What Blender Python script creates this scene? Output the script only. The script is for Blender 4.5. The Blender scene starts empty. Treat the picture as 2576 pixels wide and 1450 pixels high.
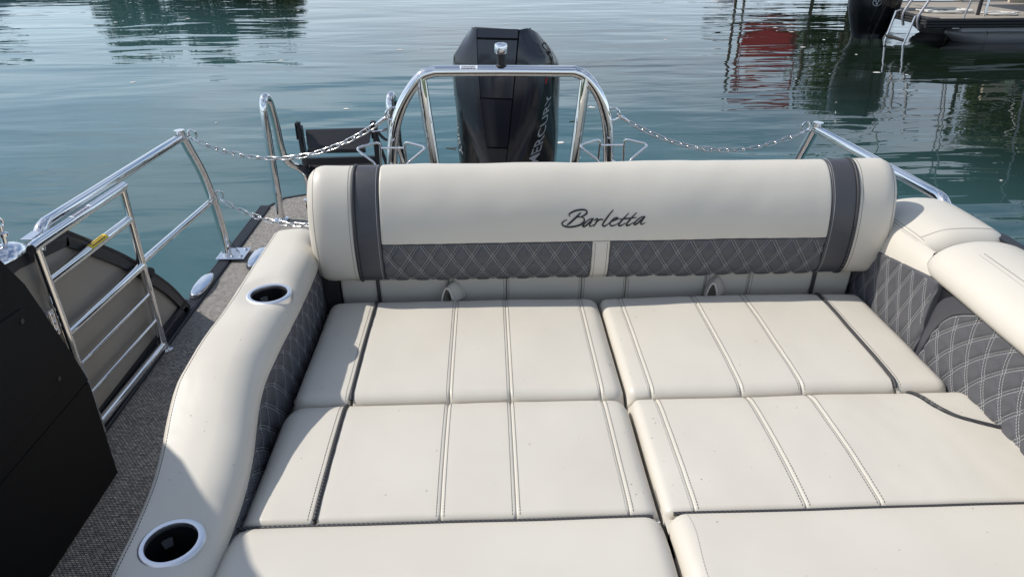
import bpy, bmesh, math, random
from mathutils import Vector, Matrix, noise
random.seed(7)
R = math.radians
scene = bpy.context.scene
C = scene.collection

# ------------------------------------------------------------------ camera, sky, sun, exposure
cam_d = bpy.data.cameras.new('camera')
cam = bpy.data.objects.new('camera', cam_d); C.objects.link(cam)
cam_d.sensor_width = 36.0
cam_d.lens = 36.0 * 1785.0 / 2575.0
cam_d.clip_start = 0.05; cam_d.clip_end = 3000
PITCH, YAW, ROLL = R(27.8), R(1.9), R(0.2)
fw = Vector((math.sin(YAW) * math.cos(PITCH), math.cos(YAW) * math.cos(PITCH), -math.sin(PITCH)))
r0 = Vector((math.cos(YAW), -math.sin(YAW), 0)); u0 = r0.cross(fw)
rt = r0 * math.cos(ROLL) - u0 * math.sin(ROLL); up = u0 * math.cos(ROLL) + r0 * math.sin(ROLL)
m = Matrix((rt, up, -fw)).transposed().to_4x4(); m.translation = Vector((0, 0, 1.42))
cam.matrix_world = m
scene.camera = cam
scene.render.resolution_x = 1024; scene.render.resolution_y = 576

SUN = Vector((-0.96, 0.20, 1.0)).normalized()
world = bpy.data.worlds.new('World'); scene.world = world; world.use_nodes = True
wn, wl = world.node_tree.nodes, world.node_tree.links
wn.clear()
wo = wn.new('ShaderNodeOutputWorld'); bg = wn.new('ShaderNodeBackground')
sky = wn.new('ShaderNodeTexSky'); sky.sky_type = 'NISHITA'; sky.sun_disc = False
sky.sun_elevation = math.asin(SUN.z); sky.sun_rotation = math.atan2(SUN.x, SUN.y)
sky.air_density = 1.0; sky.dust_density = 0.7; sky.ozone_density = 1.4
tc = wn.new('ShaderNodeTexCoord')
mp = wn.new('ShaderNodeMapping'); mp.inputs['Scale'].default_value = (1.1, 1.7, 3.2)
cn = wn.new('ShaderNodeTexNoise'); cn.inputs['Scale'].default_value = 2.3; cn.inputs['Detail'].default_value = 7; cn.inputs['Roughness'].default_value = 0.58
cr = wn.new('ShaderNodeValToRGB'); cr.color_ramp.elements[0].position = 0.45; cr.color_ramp.elements[1].position = 0.62
cr.color_ramp.elements[0].color = (0, 0, 0, 1); cr.color_ramp.elements[1].color = (0.75, 0.75, 0.75, 1)
mx = wn.new('ShaderNodeMix'); mx.data_type = 'RGBA'
mx.inputs['B'].default_value = (7.0, 7.6, 8.5, 1)
wl.new(tc.outputs['Generated'], mp.inputs['Vector']); wl.new(mp.outputs['Vector'], cn.inputs['Vector'])
wl.new(cn.outputs['Fac'], cr.inputs['Fac']); wl.new(cr.outputs['Color'], mx.inputs['Factor'])
wl.new(sky.outputs['Color'], mx.inputs['A'])
# summer haze: the sky pales evenly towards the horizon all round
sx = wn.new('ShaderNodeSeparateXYZ'); wl.new(tc.outputs['Generated'], sx.inputs['Vector'])
hz = wn.new('ShaderNodeMapRange'); hz.interpolation_type = 'SMOOTHSTEP'
hz.inputs['From Min'].default_value = 0.0; hz.inputs['From Max'].default_value = 0.33; hz.inputs['To Min'].default_value = 0.85; hz.inputs['To Max'].default_value = 0.0
wl.new(sx.outputs['Z'], hz.inputs['Value'])
mh = wn.new('ShaderNodeMix'); mh.data_type = 'RGBA'; mh.inputs['B'].default_value = (8.2, 9.9, 11.6, 1)
wl.new(hz.outputs['Result'], mh.inputs['Factor']); wl.new(mx.outputs['Result'], mh.inputs['A']); wl.new(mh.outputs['Result'], bg.inputs['Color'])
bg.inputs['Strength'].default_value = 0.125
wl.new(bg.outputs['Background'], wo.inputs['Surface'])

sun_d = bpy.data.lights.new('sun', 'SUN'); sun = bpy.data.objects.new('sun', sun_d); C.objects.link(sun)
sun_d.energy = 4.0; sun_d.angle = R(0.75); sun_d.color = (1.0, 0.955, 0.88)
sun.rotation_euler = SUN.to_track_quat('Z', 'Y').to_euler()

scene.view_settings.view_transform = 'Standard'
scene.view_settings.look = 'None'
scene.view_settings.exposure = 0.0; scene.view_settings.gamma = 1.0
scene.view_settings.use_curve_mapping = False

# ------------------------------------------------------------------ materials
M = {}
def mat(name, col, rough=0.5, metal=0.0, **kw):
    mt = bpy.data.materials.new(name); mt.use_nodes = True
    b = mt.node_tree.nodes['Principled BSDF']
    b.inputs['Base Color'].default_value = (*col, 1); b.inputs['Roughness'].default_value = rough
    b.inputs['Metallic'].default_value = metal
    for k, v in kw.items(): b.inputs[k.replace('_', ' ')].default_value = v
    M[name] = mt
    return mt, mt.node_tree.nodes, mt.node_tree.links, b
def noise_bump(nt, scale, strength, dist=0.001, detail=3, coord='Object', vec_scale=None):
    n, l, b = nt
    t = n.new('ShaderNodeTexCoord'); x = n.new('ShaderNodeTexNoise')
    x.inputs['Scale'].default_value = scale; x.inputs['Detail'].default_value = detail
    src = t.outputs[coord]
    if vec_scale:
        mp = n.new('ShaderNodeMapping'); mp.inputs['Scale'].default_value = vec_scale
        l.new(src, mp.inputs['Vector']); src = mp.outputs['Vector']
    l.new(src, x.inputs['Vector'])
    bu = n.new('ShaderNodeBump'); bu.inputs['Strength'].default_value = strength; bu.inputs['Distance'].default_value = dist
    l.new(x.outputs['Fac'], bu.inputs['Height']); l.new(bu.outputs['Normal'], b.inputs['Normal'])
    return x, bu, t
def tint(nt, col_a, col_b, scale, coord='Object', lo=0.35, hi=0.65, detail=4):
    n, l, b = nt
    t = n.new('ShaderNodeTexCoord'); x = n.new('ShaderNodeTexNoise'); x.inputs['Scale'].default_value = scale; x.inputs['Detail'].default_value = detail
    r = n.new('ShaderNodeValToRGB'); r.color_ramp.elements[0].position = lo; r.color_ramp.elements[1].position = hi
    r.color_ramp.elements[0].color = (*col_a, 1); r.color_ramp.elements[1].color = (*col_b, 1)
    l.new(t.outputs[coord], x.inputs['Vector']); l.new(x.outputs['Fac'], r.inputs['Fac']); l.new(r.outputs['Color'], b.inputs['Base Color'])
    return x, r

def vinyl(name, a, b_, rough):
    _, n, l, b = mat(name, a, rough)
    tint((n, l, b), a, b_, 5.0, lo=0.3, hi=0.7)
    x_, bu_, t_ = noise_bump((n, l, b), 800, 0.16, 0.0006, 2)
    lo_ = n.new('ShaderNodeTexNoise'); lo_.inputs['Scale'].default_value = 11; lo_.inputs['Detail'].default_value = 3; lo_.inputs['Distortion'].default_value = 0.6
    b2_ = n.new('ShaderNodeBump'); b2_.inputs['Strength'].default_value = 0.14; b2_.inputs['Distance'].default_value = 0.006
    l.new(t_.outputs['Object'], lo_.inputs['Vector']); l.new(lo_.outputs['Fac'], b2_.inputs['Height']); l.new(b2_.outputs['Normal'], bu_.inputs['Normal'])
    b.inputs['Specular IOR Level'].default_value = 0.5
    rn = n.new('ShaderNodeTexNoise'); rn.inputs['Scale'].default_value = 14; rn.inputs['Detail'].default_value = 5
    rr = n.new('ShaderNodeMapRange'); rr.inputs['To Min'].default_value = rough - 0.07; rr.inputs['To Max'].default_value = rough + 0.1
    l.new(rn.outputs['Fac'], rr.inputs['Value']); l.new(rr.outputs['Result'], b.inputs['Roughness'])
vinyl('vinyl_cream', (0.605, 0.560, 0.484), (0.63, 0.590, 0.515), 0.39)
vinyl('vinyl_charcoal', (0.058, 0.058, 0.066), (0.072, 0.072, 0.080), 0.42)
# perforated quilted fabric
_, n, l, b = mat('quilt_charcoal', (0.075, 0.075, 0.083), 0.6)
t = n.new('ShaderNodeTexCoord'); v = n.new('ShaderNodeTexVoronoi'); v.inputs['Scale'].default_value = 260; v.inputs['Randomness'].default_value = 0.25
rp = n.new('ShaderNodeValToRGB'); rp.color_ramp.elements[0].position = 0.16; rp.color_ramp.elements[1].position = 0.30
rp.color_ramp.elements[0].color = (0.02, 0.02, 0.023, 1); rp.color_ramp.elements[1].color = (0.088, 0.088, 0.097, 1)
bu = n.new('ShaderNodeBump'); bu.inputs['Strength'].default_value = 0.35; bu.inputs['Distance'].default_value = 0.0008
l.new(t.outputs['Object'], v.inputs['Vector']); l.new(v.outputs['Distance'], rp.inputs['Fac']); l.new(rp.outputs['Color'], b.inputs['Base Color'])
l.new(rp.outputs['Color'], bu.inputs['Height']); l.new(bu.outputs['Normal'], b.inputs['Normal'])
mat('thread_white', (0.47, 0.47, 0.46), 0.6)
mat('thread_dark', (0.045, 0.042, 0.04), 0.7)
mat('thread_tan', (0.40, 0.375, 0.33), 0.7)
mat('embroidery_black', (0.012, 0.012, 0.014), 0.5)
# braided piping
_, n, l, b = mat('piping_black', (0.02, 0.02, 0.023), 0.5)
t = n.new('ShaderNodeTexCoord'); w = n.new('ShaderNodeTexWave'); w.inputs['Scale'].default_value = 70; w.bands_direction = 'DIAGONAL'
rp = n.new('ShaderNodeValToRGB'); rp.color_ramp.elements[0].color = (0.012, 0.012, 0.014, 1); rp.color_ramp.elements[1].color = (0.07, 0.07, 0.075, 1)
bu = n.new('ShaderNodeBump'); bu.inputs['Strength'].default_value = 0.6; bu.inputs['Distance'].default_value = 0.001
l.new(t.outputs['Object'], w.inputs['Vector']); l.new(w.outputs['Fac'], rp.inputs['Fac']); l.new(rp.outputs['Color'], b.inputs['Base Color'])
l.new(w.outputs['Fac'], bu.inputs['Height']); l.new(bu.outputs['Normal'], b.inputs['Normal'])
_, n, l, b = mat('chrome', (0.90, 0.89, 0.88), 0.035, 1.0); noise_bump((n, l, b), 30, 0.02, 0.002, 4)
_, n, l, b = mat('chain_steel', (0.66, 0.65, 0.64), 0.22, 1.0)
_, n, l, b = mat('brushed_aluminium', (0.84, 0.85, 0.88), 0.36, 1.0)
_, n, l, b = mat('cast_chrome', (0.82, 0.82, 0.84), 0.13, 1.0)
_, n, l, b = mat('black_plastic', (0.012, 0.012, 0.014), 0.38)
_, n, l, b = mat('rubber_black', (0.016, 0.016, 0.018), 0.62)
mat('rubber_grey', (0.07, 0.07, 0.075), 0.5)
_, n, l, b = mat('black_powdercoat', (0.018, 0.019, 0.023), 0.42); noise_bump((n, l, b), 500, 0.15, 0.0008)
_, n, l, b = mat('trim_black', (0.017, 0.018, 0.024), 0.42)
_, n, l, b = mat('console_black', (0.006, 0.006, 0.007), 0.75, 0.0, Specular_IOR_Level=0.25); noise_bump((n, l, b), 420, 0.25, 0.0008)
_, n, l, b = mat('cup_black', (0.010, 0.010, 0.011), 0.3)
_, n, l, b = mat('webbing_black', (0.02, 0.02, 0.022), 0.75)
_, n, l, b = mat('fence_taupe', (0.3, 0.27, 0.24), 0.36, 0.0)
tint((n, l, b), (0.27, 0.245, 0.215), (0.33, 0.30, 0.26), 2.0); 
noise_bump((n, l, b), 700, 0.12, 0.0006)
_, n, l, b = mat('cowl_satin', (0.014, 0.016, 0.025), 0.28, 0.2, Coat_Weight=0.75, Coat_Roughness=0.10)
_, n, l, b = mat('cowl_gloss', (0.005, 0.0055, 0.007), 0.16, 0.0, Specular_IOR_Level=0.35, Coat_Weight=0.25, Coat_Roughness=0.06)
mat('seam_dark', (0.003, 0.003, 0.004), 0.8)
mat('decal_silver', (0.42, 0.44, 0.47), 0.35, 0.4)
mat('stripe_red', (0.35, 0.02, 0.03), 0.4)
mat('label_white', (0.78, 0.80, 0.84), 0.45)
mat('label_yellow', (0.80, 0.55, 0.02), 0.45)
mat('print_dark', (0.03, 0.035, 0.06), 0.6)
mat('rope_white', (0.66, 0.64, 0.60), 0.85)
_, n, l, b = mat('tarp_green', (0.012, 0.055, 0.045), 0.5); noise_bump((n, l, b), 9, 0.9, 0.05, 5)
_, n, l, b = mat('tube_aluminium', (0.36, 0.36, 0.38), 0.5, 0.55); noise_bump((n, l, b), 60, 0.2, 0.002, 5)
mat('deck_beige', (0.36, 0.32, 0.27), 0.75)
mat('seat_beige', (0.55, 0.47, 0.36), 0.5)
mat('hull_white', (0.7, 0.7, 0.7), 0.35)
mat('canvas_red', (0.42, 0.018, 0.03), 0.7)
mat('canvas_green', (0.018, 0.035, 0.018), 0.8)
mat('canvas_black', (0.012, 0.012, 0.016), 0.8)
mat('speck', (0.10, 0.07, 0.045), 0.8)

# woven vinyl deck floor
_, n, l, b = mat('woven_floor', (0.2, 0.2, 0.2), 0.72)
t = n.new('ShaderNodeTexCoord')
mpw = n.new('ShaderNodeMapping'); mpw.inputs['Rotation'].default_value = (0, 0, R(0))
br = n.new('ShaderNodeTexBrick'); br.inputs['Scale'].default_value = 1.0
br.inputs['Brick Width'].default_value = 0.0105; br.inputs['Row Height'].default_value = 0.0062; br.inputs['Mortar Size'].default_value = 0.0012
br.inputs['Mortar Smooth'].default_value = 0.4; br.inputs['Bias'].default_value = 0.0
br.inputs['Color1'].default_value = (0.30, 0.292, 0.28, 1); br.inputs['Color2'].default_value = (0.66, 0.61, 0.545, 1); br.inputs['Mortar'].default_value = (0.035, 0.036, 0.04, 1)
nz = n.new('ShaderNodeTexNoise'); nz.inputs['Scale'].default_value = 120; nz.inputs['Detail'].default_value = 5; nz.inputs['Roughness'].default_value = 0.7
mpn = n.new('ShaderNodeMapping'); mpn.inputs['Scale'].default_value = (1.0, 1.2, 1)
rp = n.new('ShaderNodeValToRGB'); rp.color_ramp.elements[0].position = 0.42; rp.color_ramp.elements[1].position = 0.58
rp.color_ramp.elements[0].color = (0.62, 0.62, 0.64, 1); rp.color_ramp.elements[1].color = (1.22, 1.19, 1.13, 1)
ml = n.new('ShaderNodeMix'); ml.data_type = 'RGBA'; ml.blend_type = 'MULTIPLY'; ml.inputs['Factor'].default_value = 1.0
l.new(t.outputs['Object'], mpw.inputs['Vector']); l.new(mpw.outputs['Vector'], br.inputs['Vector'])
l.new(t.outputs['Object'], mpn.inputs['Vector']); l.new(mpn.outputs['Vector'], nz.inputs['Vector']); l.new(nz.outputs['Fac'], rp.inputs['Fac'])
l.new(br.outputs['Color'], ml.inputs['A']); l.new(rp.outputs['Color'], ml.inputs['B']); l.new(ml.outputs['Result'], b.inputs['Base Color'])
bu = n.new('ShaderNodeBump'); bu.inputs['Strength'].default_value = 0.8; bu.inputs['Distance'].default_value = 0.002
l.new(br.outputs['Fac'], bu.inputs['Height']); bu.invert = True; l.new(bu.outputs['Normal'], b.inputs['Normal'])

# lake water
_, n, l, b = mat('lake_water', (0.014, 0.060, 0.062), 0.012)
b.inputs['IOR'].default_value = 1.36
t = n.new('ShaderNodeTexCoord')
def wnoise(scale, vs, detail, rot):
    mp = n.new('ShaderNodeMapping'); mp.inputs['Scale'].default_value = vs; mp.inputs['Rotation'].default_value = (0, 0, R(rot))
    x = n.new('ShaderNodeTexNoise'); x.inputs['Scale'].default_value = scale; x.inputs['Detail'].default_value = detail; x.inputs['Roughness'].default_value = 0.5
    x.inputs['Distortion'].default_value = 0.4
    l.new(t.outputs['Object'], mp.inputs['Vector']); l.new(mp.outputs['Vector'], x.inputs['Vector']); return x
w1 = wnoise(0.62, (0.50, 1.3, 1), 2, 6); w2 = wnoise(2.3, (0.42, 1.5, 1), 2, -8); w3 = wnoise(0.12, (1, 1.6, 1), 2, 15)
a1 = n.new('ShaderNodeMath'); a1.operation = 'MULTIPLY'; a1.inputs[1].default_value = 0.072
a2 = n.new('ShaderNodeMath'); a2.operation = 'MULTIPLY'; a2.inputs[1].default_value = 0.0105
l.new(w1.outputs['Fac'], a1.inputs[0]); l.new(w2.outputs['Fac'], a2.inputs[0])
g = n.new('ShaderNodeMapRange'); g.inputs['From Min'].default_value = 0.35; g.inputs['From Max'].default_value = 0.65; g.inputs['To Min'].default_value = 0.4; g.inputs['To Max'].default_value = 1.4
l.new(w3.outputs['Fac'], g.inputs['Value'])
a3 = n.new('ShaderNodeMath'); a3.operation = 'MULTIPLY'; l.new(a2.outputs[0], a3.inputs[0]); l.new(g.outputs['Result'], a3.inputs[1])
sy = n.new('ShaderNodeSeparateXYZ'); l.new(t.outputs['Object'], sy.inputs['Vector'])
gy = n.new('ShaderNodeMapRange'); gy.inputs['From Min'].default_value = 5.0; gy.inputs['From Max'].default_value = 17.0; gy.inputs['To Min'].default_value = 1.55; gy.inputs['To Max'].default_value = 0.95
l.new(sy.outputs['Y'], gy.inputs['Value'])
a4 = n.new('ShaderNodeMath'); a4.operation = 'MULTIPLY'; l.new(a3.outputs[0], a4.inputs[0]); l.new(gy.outputs['Result'], a4.inputs[1])
ad = n.new('ShaderNodeMath'); ad.operation = 'ADD'; l.new(a1.outputs[0], ad.inputs[0]); l.new(a4.outputs[0], ad.inputs[1])
bu = n.new('ShaderNodeBump'); bu.inputs['Strength'].default_value = 1.0; bu.inputs['Distance'].default_value = 0.45
l.new(ad.outputs[0], bu.inputs['Height']); l.new(bu.outputs['Normal'], b.inputs['Normal'])

# milky teal at the stern; dark reflections and shade painted into the colour beyond
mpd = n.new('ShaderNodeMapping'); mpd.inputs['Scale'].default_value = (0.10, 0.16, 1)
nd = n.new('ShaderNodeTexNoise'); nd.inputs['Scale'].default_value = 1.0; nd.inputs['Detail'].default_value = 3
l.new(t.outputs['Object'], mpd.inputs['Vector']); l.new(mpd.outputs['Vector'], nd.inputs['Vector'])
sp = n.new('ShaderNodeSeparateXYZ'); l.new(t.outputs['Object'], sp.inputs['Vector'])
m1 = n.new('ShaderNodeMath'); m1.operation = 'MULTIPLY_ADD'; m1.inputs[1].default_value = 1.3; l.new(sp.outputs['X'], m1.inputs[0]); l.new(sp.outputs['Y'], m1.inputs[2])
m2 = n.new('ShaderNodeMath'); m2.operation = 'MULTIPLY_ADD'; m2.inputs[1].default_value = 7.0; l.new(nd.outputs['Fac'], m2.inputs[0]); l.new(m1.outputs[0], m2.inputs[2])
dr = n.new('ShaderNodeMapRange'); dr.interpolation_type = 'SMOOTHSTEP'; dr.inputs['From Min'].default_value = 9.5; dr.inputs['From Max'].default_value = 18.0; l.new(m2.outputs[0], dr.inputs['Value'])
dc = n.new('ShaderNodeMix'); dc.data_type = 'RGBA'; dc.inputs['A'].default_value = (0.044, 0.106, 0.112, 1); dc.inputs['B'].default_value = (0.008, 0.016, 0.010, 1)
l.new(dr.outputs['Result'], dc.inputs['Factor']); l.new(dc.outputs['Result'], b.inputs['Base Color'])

_, n, l, b = mat('leaf_green', (0.05, 0.085, 0.02), 0.6)
tint((n, l, b), (0.018, 0.036, 0.008), (0.055, 0.085, 0.02), 0.8)
mat('bark', (0.09, 0.07, 0.05), 0.9)
_, n, l, b = mat('shore_grass', (0.06, 0.085, 0.03), 0.9); tint((n, l, b), (0.04, 0.06, 0.02), (0.09, 0.11, 0.04), 0.05)

# ------------------------------------------------------------------ helpers
def tag(o, label=None, cat=None, group=None, kind=None):
    if label: o['label'] = label
    if cat: o['category'] = cat
    if group: o['group'] = group
    if kind: o['kind'] = kind
    return o
def mk(name, verts, faces, material, parent=None, smooth=True, sharp=None):
    me = bpy.data.meshes.new(name)
    loc = Vector((0, 0, 0))
    me.from_pydata([tuple(v) for v in verts], [], faces)
    bm = bmesh.new(); bm.from_mesh(me); bmesh.ops.recalc_face_normals(bm, faces=bm.faces); bm.to_mesh(me); bm.free()
    me.materials.append(M[material])
    if smooth:
        me.polygons.foreach_set('use_smooth', [True] * len(me.polygons))
        if sharp is not None: me.set_sharp_from_angle(angle=R(sharp))
    o = bpy.data.objects.new(name, me); C.objects.link(o)
    if parent: o.parent = parent
    return o
def empty(name, label, cat, loc=(0, 0, 0), group=None):
    o = bpy.data.objects.new(name, None); C.objects.link(o); o.empty_display_size = 0.1
    tag(o, label, cat, group)
    return o
class MB:
    def __init__(s): s.v, s.f = [], []
    def add(s, v, f):
        k = len(s.v); s.v += [Vector(p) for p in v]; s.f += [tuple(i + k for i in q) for q in f]; return s
    def box(s, lo, hi):
        x0, y0, z0 = lo; x1, y1, z1 = hi
        return s.add([(x0, y0, z0), (x1, y0, z0), (x1, y1, z0), (x0, y1, z0), (x0, y0, z1), (x1, y0, z1), (x1, y1, z1), (x0, y1, z1)],
                     [(0, 3, 2, 1), (4, 5, 6, 7), (0, 1, 5, 4), (1, 2, 6, 5), (2, 3, 7, 6), (3, 0, 4, 7)])
    def obox(s, c, ax, ay, az):
        c, ax, ay, az = map(Vector, (c, ax, ay, az))
        v = [c + ax * i + ay * j + az * k for k in (-1, 1) for j in (-1, 1) for i in (-1, 1)]
        return s.add(v, [(0, 2, 3, 1), (4, 5, 7, 6), (0, 1, 5, 4), (1, 3, 7, 5), (3, 2, 6, 7), (2, 0, 4, 6)])
    def tube(s, pts, r, seg=12, caps=True, closed=False):
        pts = [Vector(p) for p in pts]; n = len(pts)
        rr = r if isinstance(r, (list, tuple)) else [r] * n
        tg = []
        for i in range(n):
            if closed: d = pts[(i + 1) % n] - pts[i - 1]
            else: d = pts[min(i + 1, n - 1)] - pts[max(i - 1, 0)]
            tg.append(d.normalized() if d.length > 1e-9 else Vector((0, 0, 1)))
        a = tg[0].orthogonal().normalized(); rings = []
        for i in range(n):
            a = (a - tg[i] * a.dot(tg[i])); a = a.normalized() if a.length > 1e-6 else tg[i].orthogonal().normalized()
            bq = tg[i].cross(a)
            rings.append([pts[i] + (a * math.cos(2 * math.pi * k / seg) + bq * math.sin(2 * math.pi * k / seg)) * rr[i] for k in range(seg)])
        v = [p for q in rings for p in q]; f = []
        for i in range(n if closed else n - 1):
            j = (i + 1) % n
            for k in range(seg):
                f.append((i * seg + k, i * seg + (k + 1) % seg, j * seg + (k + 1) % seg, j * seg + k))
        if caps and not closed:
            f.append(tuple(range(seg))[::-1]); f.append(tuple((n - 1) * seg + k for k in range(seg)))
        return s.add(v, f)
    def lathe(s, prof, c, axis=(0, 0, 1), seg=24, close=False, caps=True):
        ax = Vector(axis).normalized(); a = ax.orthogonal().normalized(); bq = ax.cross(a); c = Vector(c)
        v = [c + ax * h + (a * math.cos(2 * math.pi * k / seg) + bq * math.sin(2 * math.pi * k / seg)) * r for r, h in prof for k in range(seg)]
        f = []; nn = len(prof)
        for i in range(nn if close else nn - 1):
            j = (i + 1) % nn
            for k in range(seg): f.append((i * seg + k, i * seg + (k + 1) % seg, j * seg + (k + 1) % seg, j * seg + k))
        if not close and caps:
            if prof[0][0] > 1e-6: f.append(tuple(range(seg))[::-1])
            if prof[-1][0] > 1e-6: f.append(tuple((nn - 1) * seg + k for k in range(seg)))
        return s.add(v, f)
    def prism(s, poly, d):
        d = Vector(d); n = len(poly); poly = [Vector(p) for p in poly]
        return s.add(poly + [p + d for p in poly], [tuple(range(n))[::-1], tuple(range(n, 2 * n))] + [(i, (i + 1) % n, (i + 1) % n + n, i + n) for i in range(n)])
    def build(s, name, material, parent=None, smooth=True, sharp=38, bevel=0):
        o = mk(name, s.v, s.f, material, parent, smooth, sharp)
        if bevel:
            b = o.modifiers.new('bevel', 'BEVEL'); b.width = bevel; b.segments = 2; b.limit_method = 'ANGLE'; b.angle_limit = R(40); b.harden_normals = False
        return o
def fillet(pts, r, seg=6):
    pts = [Vector(p) for p in pts]; out = [pts[0]]
    for i in range(1, len(pts) - 1):
        a, p, bq = pts[i - 1], pts[i], pts[i + 1]
        d1, d2 = (a - p), (bq - p); k = min(r, d1.length * 0.49, d2.length * 0.49)
        s_, e = p + d1.normalized() * k, p + d2.normalized() * k
        for j in range(seg + 1):
            q = j / seg; out.append(s_ * (1 - q) ** 2 + p * 2 * q * (1 - q) + e * q * q)
    out.append(pts[-1]); return out
def smooth_path(pts, n=8):
    pts = [Vector(p) for p in pts]; out = []
    for i in range(len(pts) - 1):
        p0 = pts[max(i - 1, 0)]; p1 = pts[i]; p2 = pts[i + 1]; p3 = pts[min(i + 2, len(pts) - 1)]
        for j in range(n):
            q = j / n
            out.append(0.5 * ((2 * p1) + (p2 - p0) * q + (2 * p0 - 5 * p1 + 4 * p2 - p3) * q * q + (3 * p1 - p0 - 3 * p2 + p3) * q ** 3))
    out.append(pts[-1]); return out
def interp(tab):
    """smooth function through (v, x) pairs sorted by v"""
    tab = sorted(tab)
    def fn(v):
        if v <= tab[0][0]: return tab[0][1]
        if v >= tab[-1][0]: return tab[-1][1]
        for i in range(len(tab) - 1):
            if tab[i][0] <= v <= tab[i + 1][0]:
                x0, y0 = tab[i]; x1, y1 = tab[i + 1]; h = x1 - x0; q = (v - x0) / h
                m0 = (y1 - tab[i - 1][1]) / (x1 - tab[i - 1][0]) if i > 0 else (y1 - y0) / h
                m1 = (tab[i + 2][1] - y0) / (tab[i + 2][0] - x0) if i + 2 < len(tab) else (y1 - y0) / h
                return (2 * q ** 3 - 3 * q * q + 1) * y0 + (q ** 3 - 2 * q * q + q) * h * m0 + (-2 * q ** 3 + 3 * q * q) * y1 + (q ** 3 - q * q) * h * m1
    return fn
const = lambda x: (lambda v: x)

class Pad:
    """upholstered panel: a surface fn(a, v) -> (point, normal) between L(v) and R(v), v0..v1, with rounded edges"""
    def __init__(s, fn, L, Rr, v0, v1, l=(0.006, 0.005), r=(0.006, 0.005), b=(0.03, 0.03), t=(0.03, 0.03), wall=0.02, step=0.02, bump=None, dens=None, cap=False):
        s.cap = cap; s.fn, s.L, s.R, s.v0, s.v1 = fn, (L if callable(L) else const(L)), (Rr if callable(Rr) else const(Rr)), v0, v1
        s.l, s.r, s.b, s.t, s.wall, s.step, s.bump, s.dens = l, r, b, t, wall, step, bump, dens
    def drop(s, a, v):
        L, Rr = s.L(v), s.R(v)
        def e(d, q): return max(0.0, 1 - d / q[0]) if q[0] > 0 else 0.0
        ea, eb = e(a - L, s.l), e(Rr - a, s.r)
        ha = s.l[1] if ea >= eb else s.r[1]; ex = max(ea, eb)
        ec, ed = e(v - s.v0, s.b), e(s.v1 - v, s.t)
        hb = s.b[1] if ec >= ed else s.t[1]; ey = max(ec, ed)
        ee = math.hypot(ex, ey)
        pk = 0.0
        if s.bump is None:
            d_ = min(a - L, Rr - a)
            if d_ < .03: pk = .0007 * (1 - d_ / .03) * noise.noise(Vector((v * 55, a * 12, L * 9)))
        if ee < 1e-6: return pk
        h = (ha * ex * ex + hb * ey * ey) / (ex * ex + ey * ey)
        if ee <= 1: return pk + h * (1 - math.sqrt(max(0, 1 - ee * ee)))
        return pk + h * (1 + (ee - 1) * 2.2)
    def eval(s, a, v, off=0.0):
        p, n = s.fn(a, v)
        o = off - s.drop(a, v)
        if s.bump: o += s.bump(a, v)
        return p + n * o, n
    def mesh(s, name, material, parent=None, hole=None):
        q = [0, 0.02, 0.07, 0.16, 0.3, 0.5, 0.75, 1.0]
        def samples(x0, x1, ra, rb, step):
            w = x1 - x0
            lo = [x0 + k * min(ra, w * 0.48) for k in q]; hi = [x1 - k * min(rb, w * 0.48) for k in q][::-1]
            nm = max(1, int((hi[0] - lo[-1]) / step)); return lo, hi, nm
        lo, hi, nm = samples(s.v0, s.v1, s.b[0], s.t[0], s.step)
        vs = lo + [lo[-1] + (hi[0] - lo[-1]) * i / nm for i in range(1, nm)] + hi
        wmax = max(s.R(v) - s.L(v) for v in vs)
        na = max(2, int((wmax - s.l[0] - s.r[0]) / (s.dens or s.step)))
        verts, faces = [], []; rows = []
        for v in vs:
            L, Rr = s.L(v), s.R(v)
            lo, hi, _ = samples(L, Rr, s.l[0], s.r[0], 1)
            as_ = lo + [lo[-1] + (hi[0] - lo[-1]) * i / na for i in range(1, na)] + hi
            rows.append([(a, v) for a in as_])
        nv, nu = len(rows), len(rows[0])
        nn = []
        for row in rows:
            for a, v in row:
                p, nrm = s.eval(a, v); verts.append(p); nn.append(nrm)
        for i in range(nv - 1):
            for j in range(nu - 1):
                if hole:
                    a = sum(rows[y][x][0] for y in (i, i + 1) for x in (j, j + 1)) / 4; v = sum(rows[y][x][1] for y in (i, i + 1) for x in (j, j + 1)) / 4
                    if any(math.hypot(a - hx, v - hy) < hr for hx, hy, hr in hole): continue
                faces.append((i * nu + j, i * nu + j + 1, (i + 1) * nu + j + 1, (i + 1) * nu + j))
        ring = [j for j in range(nu)] + [i * nu + nu - 1 for i in range(1, nv)] + [(nv - 1) * nu + j for j in range(nu - 2, -1, -1)] + [i * nu for i in range(nv - 2, 0, -1)]
        if s.wall:
            k = len(verts)
            for i in ring: verts.append(verts[i] - nn[i] * s.wall)
            m_ = len(ring)
            for i in range(m_): faces.append((ring[i], k + i, k + (i + 1) % m_, ring[(i + 1) % m_]))
            if s.cap: faces.append(tuple(k + ring.index(i * nu + nu - 1) for i in range(nv)))
        return mk(name, verts, faces, material, parent, True, 60)

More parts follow.
